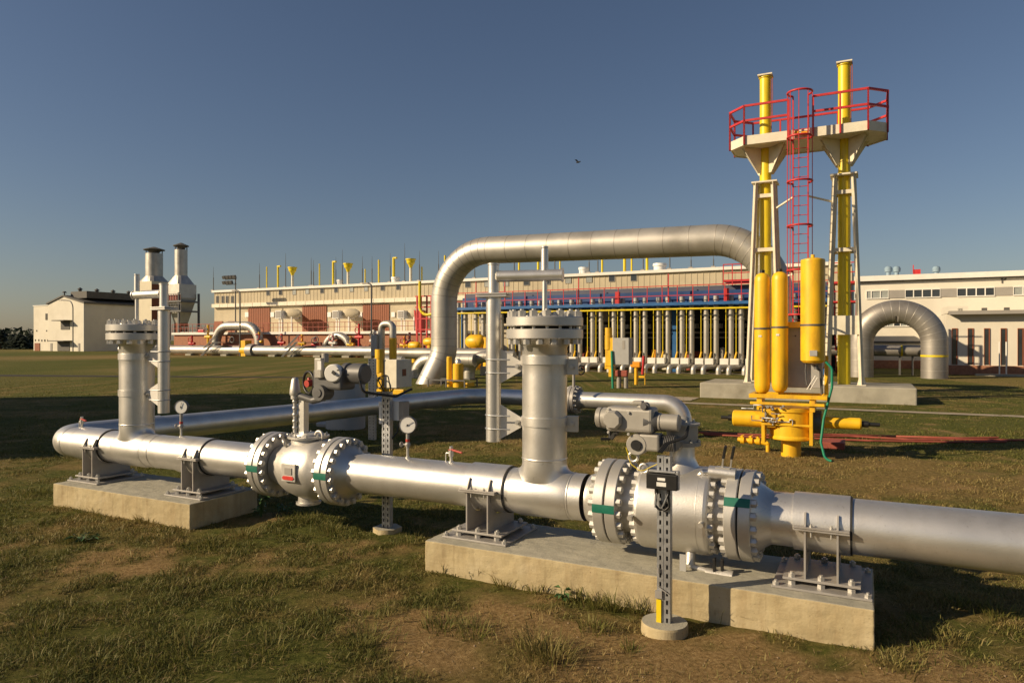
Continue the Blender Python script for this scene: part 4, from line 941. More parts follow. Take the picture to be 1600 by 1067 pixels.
# ================================================================== MIDDLE GROUND
# ---- twin stack tower
TB = 24.8; S1, S2 = ga(1196, TB), ga(1319, TB)
fd = MB()
fd.bb(-4.95, 1.35, 23.65, 26.2, -.1, .5)
tag(fd.build('foundation_slab', 'concrete_old', None, .04, (-4.95, 23.65, 0)), 'weathered concrete foundation slab under the twin yellow stacks', 'concrete slab')
TW = thing('stack_tower', 'tall cream frame tower with two yellow stacks, red railings and caged ladder', 'tower', ((S1 + S2) / 2, TB, .5))
ZD = 8.45; ZTP = 7.17
for s_, px, top in ((S1, 1196, 118), (S2, 1319, 98)):
    zt = gz(px, top, TB)
    st_ = MB().cyl((s_, TB, .5), (s_, TB, zt - .12), .185, n=32).cyl((s_, TB, zt - .12), (s_, TB, zt - .09), .215, n=32).build('stack_pipe', 'lemon', TW)
    MB().box((s_, TB, zt - .04), (.46, .46, .045)).build('stack_cap', 'cream', st_)
    MB().tube([(s_ + .23, TB - .1, zt - .06), (s_ + .24, TB - .1, zt - .7), (s_ + .23, TB - .12, zt - 1.5)], .012, 6).tube([(s_ + .19, TB - .1, zt - .2), (s_ + .20, TB - .1, zt - 2.6)], .012, 6).build('conduit', 'rust', st_)
    MB().box((s_, TB, ZTP), (.80, .80, .05)).build('top_plate', 'cream', TW)
    for sx in (-1, 1):
        for sy in (-1, 1):
            p0 = V3(s_ + sx * .50, TB + sy * .50, .5); p1 = V3(s_ + sx * .27, TB + sy * .27, ZTP - .02)
            d = (p1 - p0).normalized()
            lg = MB().beam(p0, p1, .022, .15).beam(p0 + V3(sx * .0, sy * .065, 0), p1 + V3(0, sy * .065, 0), .13, .02).beam(p0 - V3(0, sy * .065, 0), p1 - V3(0, sy * .065, 0), .13, .02)
            lg.build('leg', 'cream', TW)
            MB().box(p0 + V3(0, 0, .012), (.26, .26, .024)).plate([p0 + V3(sx * .12, 0, .03), p0 + V3(sx * .06, 0, .3), p0 + V3(-sx * .06, 0, .3), p0 + V3(-sx * .12, 0, .03)], .02).build('foot_plate', 'cream', TW)
    for zz in (gz(px, 392, TB), gz(px, 300 if px > 1300 else 306, TB) - .05):
        k = .50 - .23 * (zz - .5) / (ZTP - .5)
        MB().bb(s_ - k, s_ + k, TB - k - .01, TB - k + .06, zz - .06, zz + .06).bb(s_ - k, s_ + k, TB + k - .06, TB + k + .01, zz - .06, zz + .06).bb(s_ - k - .01, s_ - k + .05, TB - k + .07, TB + k - .07, zz - .05, zz + .05).bb(s_ + k - .05, s_ + k + .01, TB - k + .07, TB + k - .07, zz - .05, zz + .05).build('cross_brace', 'cream', TW)
    # funnel shaped gussets under the deck
    for q in range(4):
        d = V3((1, 0, -1, 0)[q], (0, 1, 0, -1)[q], 0)
        d = Matrix.Rotation(PI / 4, 3, 'Z') @ d
        r0 = V3(s_, TB, 0) + d * .19; r1 = V3(s_, TB, 0) + d * .86
        MB().plate([r0 + V3(0, 0, ZD - .95), r0 + V3(0, 0, ZD - .13), r1 + V3(0, 0, ZD - .13), r1 + V3(0, 0, ZD - .22), r0 + d * .12 + V3(0, 0, ZD - .95)], .03).build('gusset', 'cream', TW)
    hp = []
    for sx in (-1, 1):
        MB().plate([(s_ + sx * .20, TB - .17, ZD - .14), (s_ + sx * .70, TB - .45, ZD - .14), (s_ + sx * .24, TB - .19, ZD - .95), (s_ + sx * .20, TB - .17, ZD - .95)], .02).build('gusset', 'cream', TW)
        MB().plate([(s_ + sx * .20, TB + .17, ZD - .14), (s_ + sx * .70, TB + .45, ZD - .14), (s_ + sx * .24, TB + .19, ZD - .95), (s_ + sx * .20, TB + .17, ZD - .95)], .02).build('gusset', 'cream', TW)
# cream panel between the legs of the right frame
k = .40
MB().bb(S2 - k - .05, S2 + k + .05, TB - k - .12, TB - k - .08, gz(1319, 523, TB), gz(1319, 494, TB)).build('side_panel', 'cream', TW)
# deck
A0, A1, D0, D1 = S1 - 1.04, S2 + 1.18, TB - .98, TB + .98; ch = .5
AL = (S1 + S2) / 2 - .02
oc = [(A0 + ch, D0), (A1 - ch, D0), (A1, D0 + ch), (A1, D1 - ch), (A1 - ch, D1), (A0 + ch, D1), (A0, D1 - ch), (A0, D0 + ch)]
m = MB(); n = 8
m.add([(a, b, z) for z in (ZD - .12, ZD) for a, b in oc], [tuple(range(7, -1, -1)), tuple(range(8, 16))]); m.build('deck', 'cream', TW)
m = MB()
for i in range(8):
    p, q = oc[i], oc[(i + 1) % 8]; d = V3(q[0] - p[0], q[1] - p[1], 0).normalized(); nn = V3(d.y, -d.x, 0) * .013
    m.beam(V3(p[0], p[1], ZD - .02) + nn, V3(q[0], q[1], ZD - .02) + nn, .02, .28) if False else m.plate([V3(p[0], p[1], ZD - .16) + nn, V3(q[0], q[1], ZD - .16) + nn, V3(q[0], q[1], ZD + .13) + nn, V3(p[0], p[1], ZD + .13) + nn], .016)
m.build('toe_board', 'cream', TW)
rl = MB(); ps_ = MB()
def rail_run(pts, gap=None):
    for i in range(len(pts) - 1):
        p, q = V3(*pts[i], 0), V3(*pts[i + 1], 0); L_ = (q - p).length; nn = max(1, round(L_ / .95))
        for zz in (ZD + 1.1, ZD + .62): rl.beam(p + V3(0, 0, zz), q + V3(0, 0, zz), .065, .065)
        for k in range(nn + 1):
            c = p + (q - p) * (k / nn); MB().beam(c + V3(0, 0, ZD - .16), c + V3(0, 0, ZD + 1.1), .085, .05).build('railing_post', 'red', TW)
e = .04
ocb = [(A0 + ch, D0 - e), (A1 - ch, D0 - e), (A1 + e, D0 + ch), (A1 + e, D1 - ch), (A1 - ch, D1 + e), (A0 + ch, D1 + e), (A0 - e, D1 - ch), (A0 - e, D0 + ch)]
rail_run([(AL + .36, D0 - e), ocb[1], ocb[2], ocb[3], ocb[4], ocb[5], ocb[6], ocb[7], ocb[0], (AL - .36, D0 - e)])
rl.build('handrail', 'red', TW)
# caged ladder on the front
yl = D0 - .10
ld = MB().beam((AL - .22, yl, .5), (AL - .22, yl, ZD + 1.15), .07, .04).beam((AL + .22, yl, .5), (AL + .22, yl, ZD + 1.15), .07, .04).build('ladder', 'red', TW)
m = MB()
for k in range(27): m.cyl((AL - .21, yl, .75 + .3 * k), (AL + .21, yl, .75 + .3 * k), .012, n=8)
m.build('rungs', 'red', ld)
cg = MB(); nb = 7; RC = .36
for i in range(6):
    zz = 2.7 + (ZD + 1.15 - 2.7) * i / 5
    cg_pts = [V3(AL + RC * math.cos(t_), yl - .30 + RC * math.sin(t_) , zz) for t_ in [R(50) - R(280) * j / 20 for j in range(21)]]
    MB().tube(cg_pts, .034, 6).build('cage_hoop', 'red', TW)
for j in range(5):
    t_ = R(0) - R(180) * j / 4
    cg.beam((AL + RC * math.cos(t_), yl - .30 + RC * math.sin(t_), 2.7), (AL + RC * math.cos(t_), yl - .30 + RC * math.sin(t_), ZD + 1.15), .06, .02)
cg.build('cage_bars', 'red', TW)
zb_ = gz(1220, 322, TB)
MB().beam((S1 + .28, TB - .2, zb_ - .15), (AL - .22, yl + .03, zb_ + .05), .05, .05).beam((AL + .22, yl + .03, zb_ + .05), (S2 - .3, TB - .2, zb_ - .05), .05, .05).build('ladder_stay', 'cream', TW)
zb_ = gz(1220, 434, TB); MB().beam((S1 + .4, TB - .3, zb_ - .02), (AL - .22, yl + .03, zb_), .05, .05).beam((AL + .22, yl + .03, zb_), (S2 - .4, TB - .3, zb_), .05, .05).build('ladder_stay', 'cream', TW)
MB().cyl((AL - .18, yl - .03, ZD - .02), (AL - .05, yl - .03, ZD - .02), .07, n=14).cyl((AL + .02, yl - .03, ZD - .05), (AL + .2, yl - .03, ZD - .05), .06, n=14).build('warning_lamp', 'orange', TW)
# ---- yellow gas over oil actuator unit
g = gp(1236, 712); UA, UB = g; mp = gd(1236, UB) / FPX
def uz(py): return gz(1236, py, UB)
UN = thing('valve_actuator', 'tall yellow valve actuator with three gas bottles and grey cabinet in front of the tower', 'valve actuator', (UA, UB, 0), 'yellow actuator units')
MB().cyl((UA, UB, -.05), (UA, UB, uz(684)), .155, n=32).build('stem', 'yellow', UN)
vb = MB().sharp([(.30, 0), (.35, .02), (.35, .05), (.33, .08), (.33, .45), (.35, .47), (.35, .52), (.30, .53)], (UA, UB, uz(686)), (0, 0, 1), 40)
vb.build('valve_body', 'yellow', UN)
sp_ = MB()
for x in (-.42, .30): sp_.bb(UA + x, UA + x + .05, UB - .34, UB - .10, uz(690), uz(640))
sp_.bb(UA - .42, UA + .35, UB - .345, UB - .33, uz(662), uz(659)); sp_.build('rib', 'yellow', UN)
bx = MB().box((UA - .30, UB - .24, uz(652)), (.20, .14, .30)).build('control_block', 'yellow', UN, .02)
z_ = uz(657)
MB().sharp([(.12, 0), (.135, .01), (.135, .60), (.12, .62)], (UA - .30, UB, z_), (-1, 0, 0), 28).cyl((UA - .36, UB, z_), (UA - .30, UB, z_), .16, n=24).build('left_cylinder', 'yellow', UN)
MB().cyl((UA - .92, UB, z_), (UA - 1.0, UB, z_), .05, n=14).cyl((UA - 1.0, UB, z_), (UA - 1.12, UB, z_), .028, n=12).build('adjuster', 'black', UN)
MB().sharp([(.14, 0), (.14, .12), (.095, .13), (.095, .66), (.085, .68)], (UA + .36, UB, z_), (1, 0, 0), 28).build('right_cylinder', 'yellow', UN)
MB().cyl((UA + 1.04, UB, z_), (UA + 1.14, UB, z_), .05, n=14).cyl((UA + 1.14, UB, z_), (UA + 1.30, UB, z_), .030, n=12).build('adjuster', 'black', UN)
MB().cyl((UA + .30, UB - .0, z_), (UA + .46, UB - .0, z_), .19, n=24).build('dark_gland', 'darkact', UN)
# frame
MB().bb(UA - .62, UA + .56, UB - .32, UB - .24, uz(621), uz(615)).bb(UA - .62, UA + .56, UB + .24, UB + .32, uz(621), uz(615)).bb(UA - .60, UA + .52, UB - .33, UB - .28, uz(631), uz(627)).bb(UA - .62, UA - .55, UB - .24, UB + .24, uz(622), uz(615)).bb(UA + .49, UA + .56, UB - .24, UB + .24, uz(622), uz(615)).bb(UA + .50, UA + .56, UB + .05, UB + .11, uz(615), uz(555)).bb(UA - .05, UA + .35, UB - .02, UB + .04, uz(512), uz(503)).bb(UA - .5, UA - .42, UB - .29, UB + .1, uz(640), uz(620)).bb(UA + .3, UA + .38, UB - .29, UB + .1, uz(640), uz(620)).build('frame', 'yellow', UN, .004)
def bottle(px, r, y0, y1, b_, cap='black'):
    a_ = ga(px, b_); z0, z1 = gz(px, y1, b_), gz(px, y0, b_); H = z1 - z0
    pr = [(0.001, 0), (r * .45, .012), (r * .8, .05), (r * .97, .11), (r, .16), (r, H - .14), (r * .96, H - .08), (r * .75, H - .025), (r * .35, H)]
    o = MB().lathe(pr, (a_, b_, z0), (0, 0, 1), 36, False).build('gas_bottle', 'yellow', UN)
    MB().cyl((a_, b_, z1 - .01), (a_, b_, z1 + .05), .04, n=14).build('bottle_cap', cap, o)
    MB().cyl((a_, b_, z0 + H * .535), (a_, b_, z0 + H * .535 + .03), r + .006, n=36).cyl((a_, b_, z0 + H * .535 + .012), (a_, b_, z0 + H * .535 + .018), r + .009, n=36).build('strap', 'darkact', o)
    MB().box((a_ - .02, b_ - r - .002, z0 + H * .48), (.05, .006, .03)).build('bottle_label', 'label', o)
    return a_, z0, z1
bottle(1191, .125, 427, 616, UB - .12); bottle(1218.5, .128, 425, 614, UB - .14)
b_ = UB - .10; a_ = ga(1270, b_); z0, z1 = gz(1270, 568, b_), gz(1270, 403, b_); r = .185; H = z1 - z0
o = MB().sharp([(.04, 0), (r * .8, .015), (r, .05), (r, H - .05), (r * .97, H - .03), (r * .5, H - .005), (.03, H)], (a_, b_, z0), (0, 0, 1), 44).build('gas_tank', 'yellow', UN)
MB().cyl((a_, b_, z0 + H * .355), (a_, b_, z0 + H * .355 + .03), r + .006, n=44).build('strap', 'darkact', o)
MB().box((a_ + .02, b_ - r - .003, z0 + .17), (.11, .006, .09)).box((a_ + .0, b_ - r - .005, z0 + .02), (.001, .001, .001)).build('name_plate', 'cabinet', o)
MB().cyl((a_, b_, z1), (a_, b_, z1 + .05), .03, n=12).build('bottle_cap', 'yellow', o)
MB().cyl((a_ + .05, b_, z0 - .02), (a_ + .05, b_, z0 - .09), .035, n=12).tube([(a_ + .05, b_, z0 - .05), (a_ + .11, b_ + .03, z0 - .12), (a_ + .13, b_ + .1, z0 - .5)], .02, 8).tube([(a_ - .1, b_, z0 + .01), (a_ - .11, b_, z0 - .12), (a_ - .09, b_, z0 - .35)], .012, 6).build('piping', 'darkact', UN)
b_ = UB + .10
MB().bb(ga(1226, b_) + .02, ga(1284, b_), b_, b_ + .38, gz(1255, 606, b_), gz(1255, 511, b_)).build('cabinet', 'cabinet', UN, .01)
MB().cyl((ga(1243, b_), b_ - .002, gz(1243, 525, b_)), (ga(1243, b_), b_ - .012, gz(1243, 525, b_)), .012, n=10).build('cabinet_lock', 'black', UN)
# tangle of tubing and fittings
m = MB(); rr_ = random.Random(11)
for k in range(7):
    a1 = UA - .42 + rr_.random() * .35; y1 = UB - .34 - rr_.random() * .05; z1_ = uz(630) - rr_.random() * .28
    q = [(a1, y1, z1_)]
    for j in range(2):
        l = q[-1]; dx = (rr_.random() - .5) * .4; dz_ = (rr_.random() - .5) * .25
        q.append((l[0] + dx, l[1], l[2])); q.append((l[0] + dx, l[1], l[2] + dz_))
    m.tube(q, .010, 6)
m.build('tubing', 'galv', UN)
m = MB()
for k in range(12): m.hexnut((UA - .42 + rr_.random() * .40, UB - .35, uz(632) - rr_.random() * .26), (0, -1, 0), .022, .03, .015, .03)
m.build('fittings', 'steelgrey', UN)
MB().beam((UA + .25, UB - .1, uz(607)), (UA + .38, UB - .12, uz(585)), .03, .01).beam((UA + .3, UB - .1, uz(607)), (UA + .41, UB - .12, uz(588)), .03, .01).build('hand_lever', 'white', UN)
hz_ = UB - .25
tag(MB().tube(fil([(ga(1290, hz_), hz_, gz(1290, 565, hz_)), (ga(1300, hz_), hz_, gz(1300, 575, hz_)), (ga(1300, hz_), hz_, gz(1300, 605, hz_)), (ga(1287, hz_), hz_, gz(1287, 655, hz_)), (ga(1283, hz_), hz_ - .05, gz(1283, 690, hz_)), (ga(1290, hz_), hz_ - .1, .03), (ga(1300, hz_), hz_ - .12, .02)], .12), .020, 10).build('green_hose', 'hose', UN))
# low yellow fitting on the ground
g = gp(1200, 706); t = thing('ground_manifold', 'small yellow pipe manifold low on the grass left of the tall actuator', 'manifold', (g[0], g[1], 0))
a_, b_ = g; MB().cyl((a_, b_, 0), (a_, b_, .16), .035, n=12).tube(fil([(a_, b_, .14), (a_ - .12, b_, .16), (a_ - .5, b_ + .05, .18)], .02), .04, 12).build('pipe', 'yellow', t)
for x in (-.16, -.28, -.42): MB().cyl((a_ + x, b_, .15), (a_ + x, b_, .26), .018, n=8).beam((a_ + x - .04, b_, .24), (a_ + x + .03, b_, .27), .02, .01).cyl((a_ + x - .03, b_, .17), (a_ + x + .03, b_, .17), .06, n=12).build('tap', 'yellow', t)
# red hoses on the ground
def hose_line(pts, r, label):
    P = [V3(*gp(px, py), .03) for px, py in pts]
    tag(MB().tube(fil(P, .4, 4), r, 8).build('ground_hose', 'rust', None, 0, tuple(P[0])), label, 'hose', 'red hoses lying on the grass')
hose_line([(1092, 678), (1160, 681), (1250, 684), (1330, 684), (1420, 689), (1600, 690)], .022, 'upper red hose lying on the grass behind the tall yellow actuator')
hose_line([(1190, 682), (1300, 681), (1400, 684), (1500, 687), (1560, 686)], .02, 'farthest of the three thin red hoses on the grass behind the actuator')
hose_line([(1100, 681), (1200, 686), (1290, 688), (1360, 691), (1480, 693), (1572, 692)], .02, 'lower red hose lying on the grass behind the tall yellow actuator')
g = gp(1300, 702); tag(MB().bb(g[0] - .18, g[0] + .2, g[1], g[1] + .5, 0, .12).build('rusty_plate', 'rust', None, .01, (g[0], g[1], 0)), 'low rusty red cover on the grass by the green hose', 'cover')
# ---- small yellow actuator unit behind the branch pipe
def small_unit(px, base_py, label, cabinet='cabinet'):
    g = gp(px, base_py); A_, B_ = g
    t = thing('valve_actuator', label, 'valve actuator', (A_, B_, 0), 'yellow actuator units')
    Z = lambda py: gz(px, py, B_); A = lambda q: ga(q, B_)
    return t, A_, B_, A, Z
t, a_, b_, A, Z = small_unit(962, 606, 'small yellow actuator with grey cabinet and green hose in front of the pipe rack')
MB().cyl((A(951), b_, Z(546)), (A(951), b_, Z(525)), .155, n=24).cyl((A(951), b_, Z(525)), (A(951), b_, Z(512)), .145, n=24).cyl((A(951), b_, Z(525) - .01), (A(951), b_, Z(525) + .02), .165, n=24).build('cylinder', 'yellow', t)
MB().bb(A(947), A(960), b_ - .12, b_ + .15, Z(572), Z(528)).bb(A(946), A(956), b_ - .1, b_ + .1, Z(577), Z(566)).box((A(957), b_ - .05, Z(582)), (.22, .25, .35)).build('mounting', 'yellow', t, .02)
MB().bb(A(961), A(986), b_ - .3, b_ + .2, Z(569), Z(528)).build('cabinet', 'cabinet', t, .01)
MB().bb(A(976), A(980), b_ - .31, b_ - .3, Z(545), Z(532)).build('cabinet_label', 'greypanel', t)
MB().tube(fil([(A(960), b_ - .33, Z(548)), (A(961), b_ - .35, Z(570)), (A(962), b_ - .35, 0)], .3), .05, 10).build('hose', 'hose', t)
for q in (967, 978): MB().cyl((A(q), b_, 0), (A(q), b_, Z(588)), .09, n=14).cyl((A(q), b_, Z(588)), (A(q), b_, Z(582)), .06, n=10).build('riser_stub', 'greypanel', t)
MB().box((A(972), b_ - .05, Z(583)), (.5, .2, .25)).build('valve_body', 'rust', t, .03)
g = gp(994, 601); b_ = g[1]; t = thing('indicator_post', 'short yellow post with an orange head in front of the pipe rack', 'post', (g[0], b_, 0))
MB().cyl((g[0], b_, 0), (g[0], b_, gz(994, 570, b_)), .075, n=16).build('post', 'yellow', t)
MB().bb(ga(986, b_), ga(1001, b_), b_ - .12, b_ + .12, gz(994, 574, b_), gz(994, 565, b_)).build('head', 'orange', t, .03)
MB().cyl((ga(1004, b_), b_, gz(1004, 585, b_)), (ga(1006, b_), b_, gz(1004, 556, b_)), .06, n=10).build('red_valve', 'red', t)
MB().bb(ga(996, b_), ga(1008, b_), b_, b_ + .05, gz(994, 590, b_), gz(994, 587, b_)).bb(ga(1007, b_), ga(1008, b_), b_, b_ + .05, 0, gz(994, 575, b_)).build('bracket', 'yellow', t)
# ---- white cabinet unit with inverted U pipe
g = gp(622, 640); A_, B_ = g
t = thing('valve_actuator', 'yellow actuator with a bright cream cabinet left of the big loop pipe', 'valve actuator', (A_, B_, 0), 'yellow actuator units')
A = lambda q: ga(q, B_); Z = lambda py: gz(622, py, B_)
MB().bb(A(603), A(623), B_ - .1, B_ + .62, Z(606), Z(562)).build('cabinet', 'cream', t, .012)
MB().bb(A(623) + .001, A(623) + .007, B_ + .16, B_ + .34, Z(588), Z(577)).build('cabinet_label', 'brown', t)
MB().cyl((A(597), B_ - .1, Z(583)), (A(597), B_ - .1, Z(560)), .12, n=24).cyl((A(597), B_ - .1, Z(560)), (A(597), B_ - .1, Z(546)), .135, n=24).bb(A(591), A(603), B_ - .2, B_, Z(612), Z(583)).bb(A(596), A(632), B_ - .05, B_ + .1, Z(616), Z(608)).build('cylinder', 'yellow', t, .01)
MB().cyl((A(610), B_ + .2, 0), (A(610), B_ + .2, Z(606)), .14, n=20).build('stem', 'yellow', t)
MB().ring((A(600), B_ - .24, Z(598)), (0, 1, 0), .14, .018).tube([(A(594), B_ - .22, Z(585)), (A(593), B_ - .25, Z(606))], .02, 8).build('tubing', 'black', t)
ub = B_ + 1.6; A = lambda q: ga(q, ub); Z = lambda py: gz(605, py, ub)
t = thing('vent_bend', 'thin silver pipe bent over like a hook, its right leg painted yellow', 'pipe', (A(605), ub, 0))
MB().tube(fil([(A(596), ub, 0), (A(596), ub, Z(506)), (A(614), ub, Z(506)), (A(614), ub, Z(530))], .165, 12), .105, 24).build('pipe_run', 'clad', t)
MB().cyl((A(614), ub, Z(562)), (A(614), ub, Z(528)), .115, n=24).build('yellow_sleeve', 'yellow', t)
MB().bb(A(586), A(595), ub - .2, ub + .1, Z(556), Z(523)).build('junction_box', 'cabinet', t, .01)
# ---- great loop pipe
LB = 26.3; LD = .575
LL, LR = ga(694, LB), ga(1213, LB); LZ = 5.82
path = fil([(LL - .75, LB - .6, -.7), (LL, LB, 1.3), (LL, LB, LZ), (LR, LB, LZ - .27), (LR, LB, -.3)], [1.8, 2.2, 2.2], 16)
LP = thing('loop_pipe', 'huge silver clad pipe forming a tall arch across the middle of the picture', 'pipe', (LL, LB, 0))
MB().tube(path, LD, 56, False).build('pipe_run', 'clad', LP)
def seams(parent, path, r, step, mt='clad_old', th=.006, wd=.02):
    m = MB(); acc = 0; nxt = step; P = [Vector(p) for p in path]
    for i in range(len(P) - 1):
        seg = (P[i + 1] - P[i]); L_ = seg.length
        if L_ < 1e-6: continue
        st_ = .33 if L_ < .5 else step
        while nxt <= acc + L_:
            q = P[i] + seg * ((nxt - acc) / L_)
            m.lathe([(r - .002, -wd), (r + th, -wd * .4), (r + th, wd * .4), (r - .002, wd)], q, seg, 48, False); nxt += st_
        acc += L_
    return m.build('cladding_seams', mt, parent)
seams(LP, path, LD, .95, 'clad_old', .006, .016)
# yellow bollard cylinders and frame at its foot
for i, (px, y0, y1, py, rr, lb) in enumerate([(702, 557, 608, 608, .11, 'thin tall yellow cylinder'), (716, 568, 606, 606, .22, 'short thick yellow cylinder with a silver cap')]):
    b_ = LB - 1.9; a_ = ga(px, b_)
    t = thing('yellow_cylinder', lb + ' at the left foot of the loop pipe', 'cylinder', (a_, b_, 0))
    MB().sharp([(rr, 0), (rr, gz(px, y0, b_) - .03), (rr * .85, gz(px, y0, b_))], (a_, b_, 0), (0, 0, 1), 24).build('shell', 'yellow', t)
    if i: MB().lathe([(.12, 0), (.12, .12), (.05, .2), (.001, .2)], (a_, b_, gz(px, y0, b_)), (0, 0, 1), 20, False).build('cap', 'silver', t)
b_ = LB - 2.2; t = thing('steel_frame', 'low dark steel box frame at the left foot of the loop pipe', 'frame', (ga(695, b_), b_, 0))
fr = MB(); x0, x1 = ga(669, b_), ga(726, b_); zf = gz(695, 594, b_)
for x in (x0, (x0 + x1) / 2, x1): fr.beam((x, b_, 0), (x, b_, zf), .05, .05).beam((x, b_ + 1, 0), (x, b_ + 1, zf), .05, .05)
fr.beam((x0, b_, zf), (x1, b_, zf), .05, .05).beam((x0, b_ + 1, zf), (x1, b_ + 1, zf), .05, .05).build('frame_bars', 'darkact', t)
MB().bb(x0 + .9, x1 - .05, b_ + .3, b_ + .9, 0, zf - .1).build('yellow_base', 'yellow', t, .02)
# ---- small elbows left and right of the loop foot
def elbow(px, w_, top, base, label, reach, d=1):
    g = gp(px, base); b_ = g[1] + .3; r = w_ / 2 * gd(px, b_) / FPX; a_ = ga(px, b_)
    t = thing('pipe_elbow', label, 'pipe', (a_, b_, 0), 'silver elbows coming out of the ground')
    zt = gz(px, top, b_) - r
    pth = fil([(a_, b_, -.2), (a_, b_, zt), (a_ + reach, b_ + .3, zt)], min(.9, zt * .8), 10)
    MB().tube(pth, r, 28).build('pipe_run', 'clad', t); seams(t, pth, r, .5, 'clad_old', .004, .01)
elbow(652, 20, 552, 591, 'silver elbow pipe just left of the loop pipe foot', 3.2)
elbow(733, 18, 548, 592, 'silver elbow pipe just right of the loop pipe foot', 2.4)
elbow(578, 17, 556, 592, 'silver elbow pipe behind the yellow actuator with the cream cabinet', 1.8)
b_ = gp(700, 592)[1] + 2.2
tag(MB().cyl((ga(596, b_), b_, gz(600, 552, b_)), (ga(765, b_), b_, gz(765, 553, b_)), .30, n=28).build('header_pipe', 'clad_old', None, 0, (ga(596, b_), b_, 1.2)), 'dull horizontal pipe behind the foot of the loop pipe', 'pipe')
# concrete plinths in front of the rack
t = MB().bb(ga(750, 33), ga(815, 33), 33, 34, 0, gz(780, 573, 33)).build('concrete_plinth', 'concrete_old', None, .03, (ga(750, 33), 33, 0)); tag(t, 'plain concrete plinth behind the central riser davit', 'concrete plinth')
# ---- right arch pipe
RB = 40.8; path = fil([(ga(1345, RB), RB, -.3), (ga(1345, RB), RB, gz(1400, 487, RB) + .0), (ga(1460, RB), RB, gz(1400, 487, RB)), (ga(1460, RB), RB, -.3)], (ga(1460, RB) - ga(1345, RB)) / 2 - .01, 18)
t = thing('arch_pipe', 'grey clad pipe arch with a yellow ring in front of the right building', 'pipe', (ga(1460, RB), RB, 0), 'clad pipe arches')
MB().tube(path, .60, 48, False).build('pipe_run', 'clad_old', t); seams(t, path, .60, .6, 'clad', .006, .012)
zy = gz(1461, 556, RB); MB().cyl((path[-1].x, RB, zy - .05), (path[-1].x, RB, zy + .05), .612, n=40, cap=False).build('yellow_ring', 'lemon', t)
b_ = 44.0; zc_ = gz(1400, 548, b_)
t = thing('header_pipe', 'horizontal grey pipe with a yellow ring seen through the right arch', 'pipe', (ga(1300, b_), b_, 0))
MB().cyl((ga(1225, b_), b_, zc_), (ga(1447, b_), b_, zc_), .30, n=32).build('pipe_run', 'clad_old', t)
MB().cyl((ga(1409, b_) - .05, b_, zc_), (ga(1409, b_) + .05, b_, zc_), .308, n=32, cap=False).build('yellow_ring', 'lemon', t)
for px in (1290, 1350, 1406, 1426): MB().beam((ga(px, b_), b_ + .1, 0), (ga(px, b_), b_ + .1, zc_ - .28), .10, .10).build('leg', 'darkact', t)
# ================================================================== FAR: cooler bank with its row of riser pipes
CB = 40.8
cA0, cA1 = ga(712, CB), ga(1296, CB)
Cz = lambda py, px=1000: gz(px, py, CB)
CK = thing('cooler_bank', 'long blue air cooler bank with red railings behind the row of silver pipes', 'cooler', ((cA0 + cA1) / 2, CB + 1, 0))
MB().bb(cA0, cA1, CB + .9, CB + 9, Cz(481), Cz(455.5)).build('cooler_box', 'blue', CK)
MB().bb(cA0, cA1, CB + 1.2, CB + 9, Cz(455), Cz(448)).build('fascia', 'bluegrey', CK)
MB().bb(cA0 - .2, cA1 + .2, CB - .25, CB + .02, Cz(478.5), Cz(474)).bb(cA0, cA1, CB + .05, CB + .88, Cz(480), Cz(479)).build('walkway_beam', 'bluebeam', CK)
MB().cyl((cA0 - .2, CB - .35, Cz(484.5)), (cA1, CB - .35, Cz(484.5)), .055, n=10).build('yellow_gas_line', 'lemon', CK)
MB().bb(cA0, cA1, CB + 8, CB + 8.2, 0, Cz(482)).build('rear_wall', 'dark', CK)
rr_ = random.Random(21)
# blue columns and inner steelwork
for k, px in enumerate((720, 815, 905, 1054, 1190, 1290)):
    a_ = ga(px, CB + 1.5); MB().bb(a_ - .16, a_ + .16, CB + 1.4, CB + 1.7, 0, Cz(482)).build('column', 'bluebeam', CK)
ga0 = [cA0 + i * (cA1 - cA0) / 26 for i in range(27)]
for i, a_ in enumerate(ga0):
    MB().beam((a_, CB - .22, Cz(478)), (a_, CB - .22, Cz(478) + 1.12), .04, .04).build('railing_post', 'red', CK)
MB().beam((cA0, CB - .22, Cz(478) + 1.12), (cA1, CB - .22, Cz(478) + 1.12), .05, .05).beam((cA0, CB - .22, Cz(478) + .55), (cA1, CB - .22, Cz(478) + .55), .04, .04).build('handrail', 'red', CK)
for px in (745, 790, 905, 1045, 1190): # tall red masts
    a_ = ga(px, CB); MB().beam((a_, CB - .1, Cz(478)), (a_, CB - .1, Cz(430)), .06, .06).build('red_mast', 'red', CK)
for px in (965, 1135):
    a_ = ga(px, CB); MB().bb(a_ - .13, a_ + .13, CB - .1, CB + .1, Cz(476), Cz(455)).build('red_gate', 'red', CK)
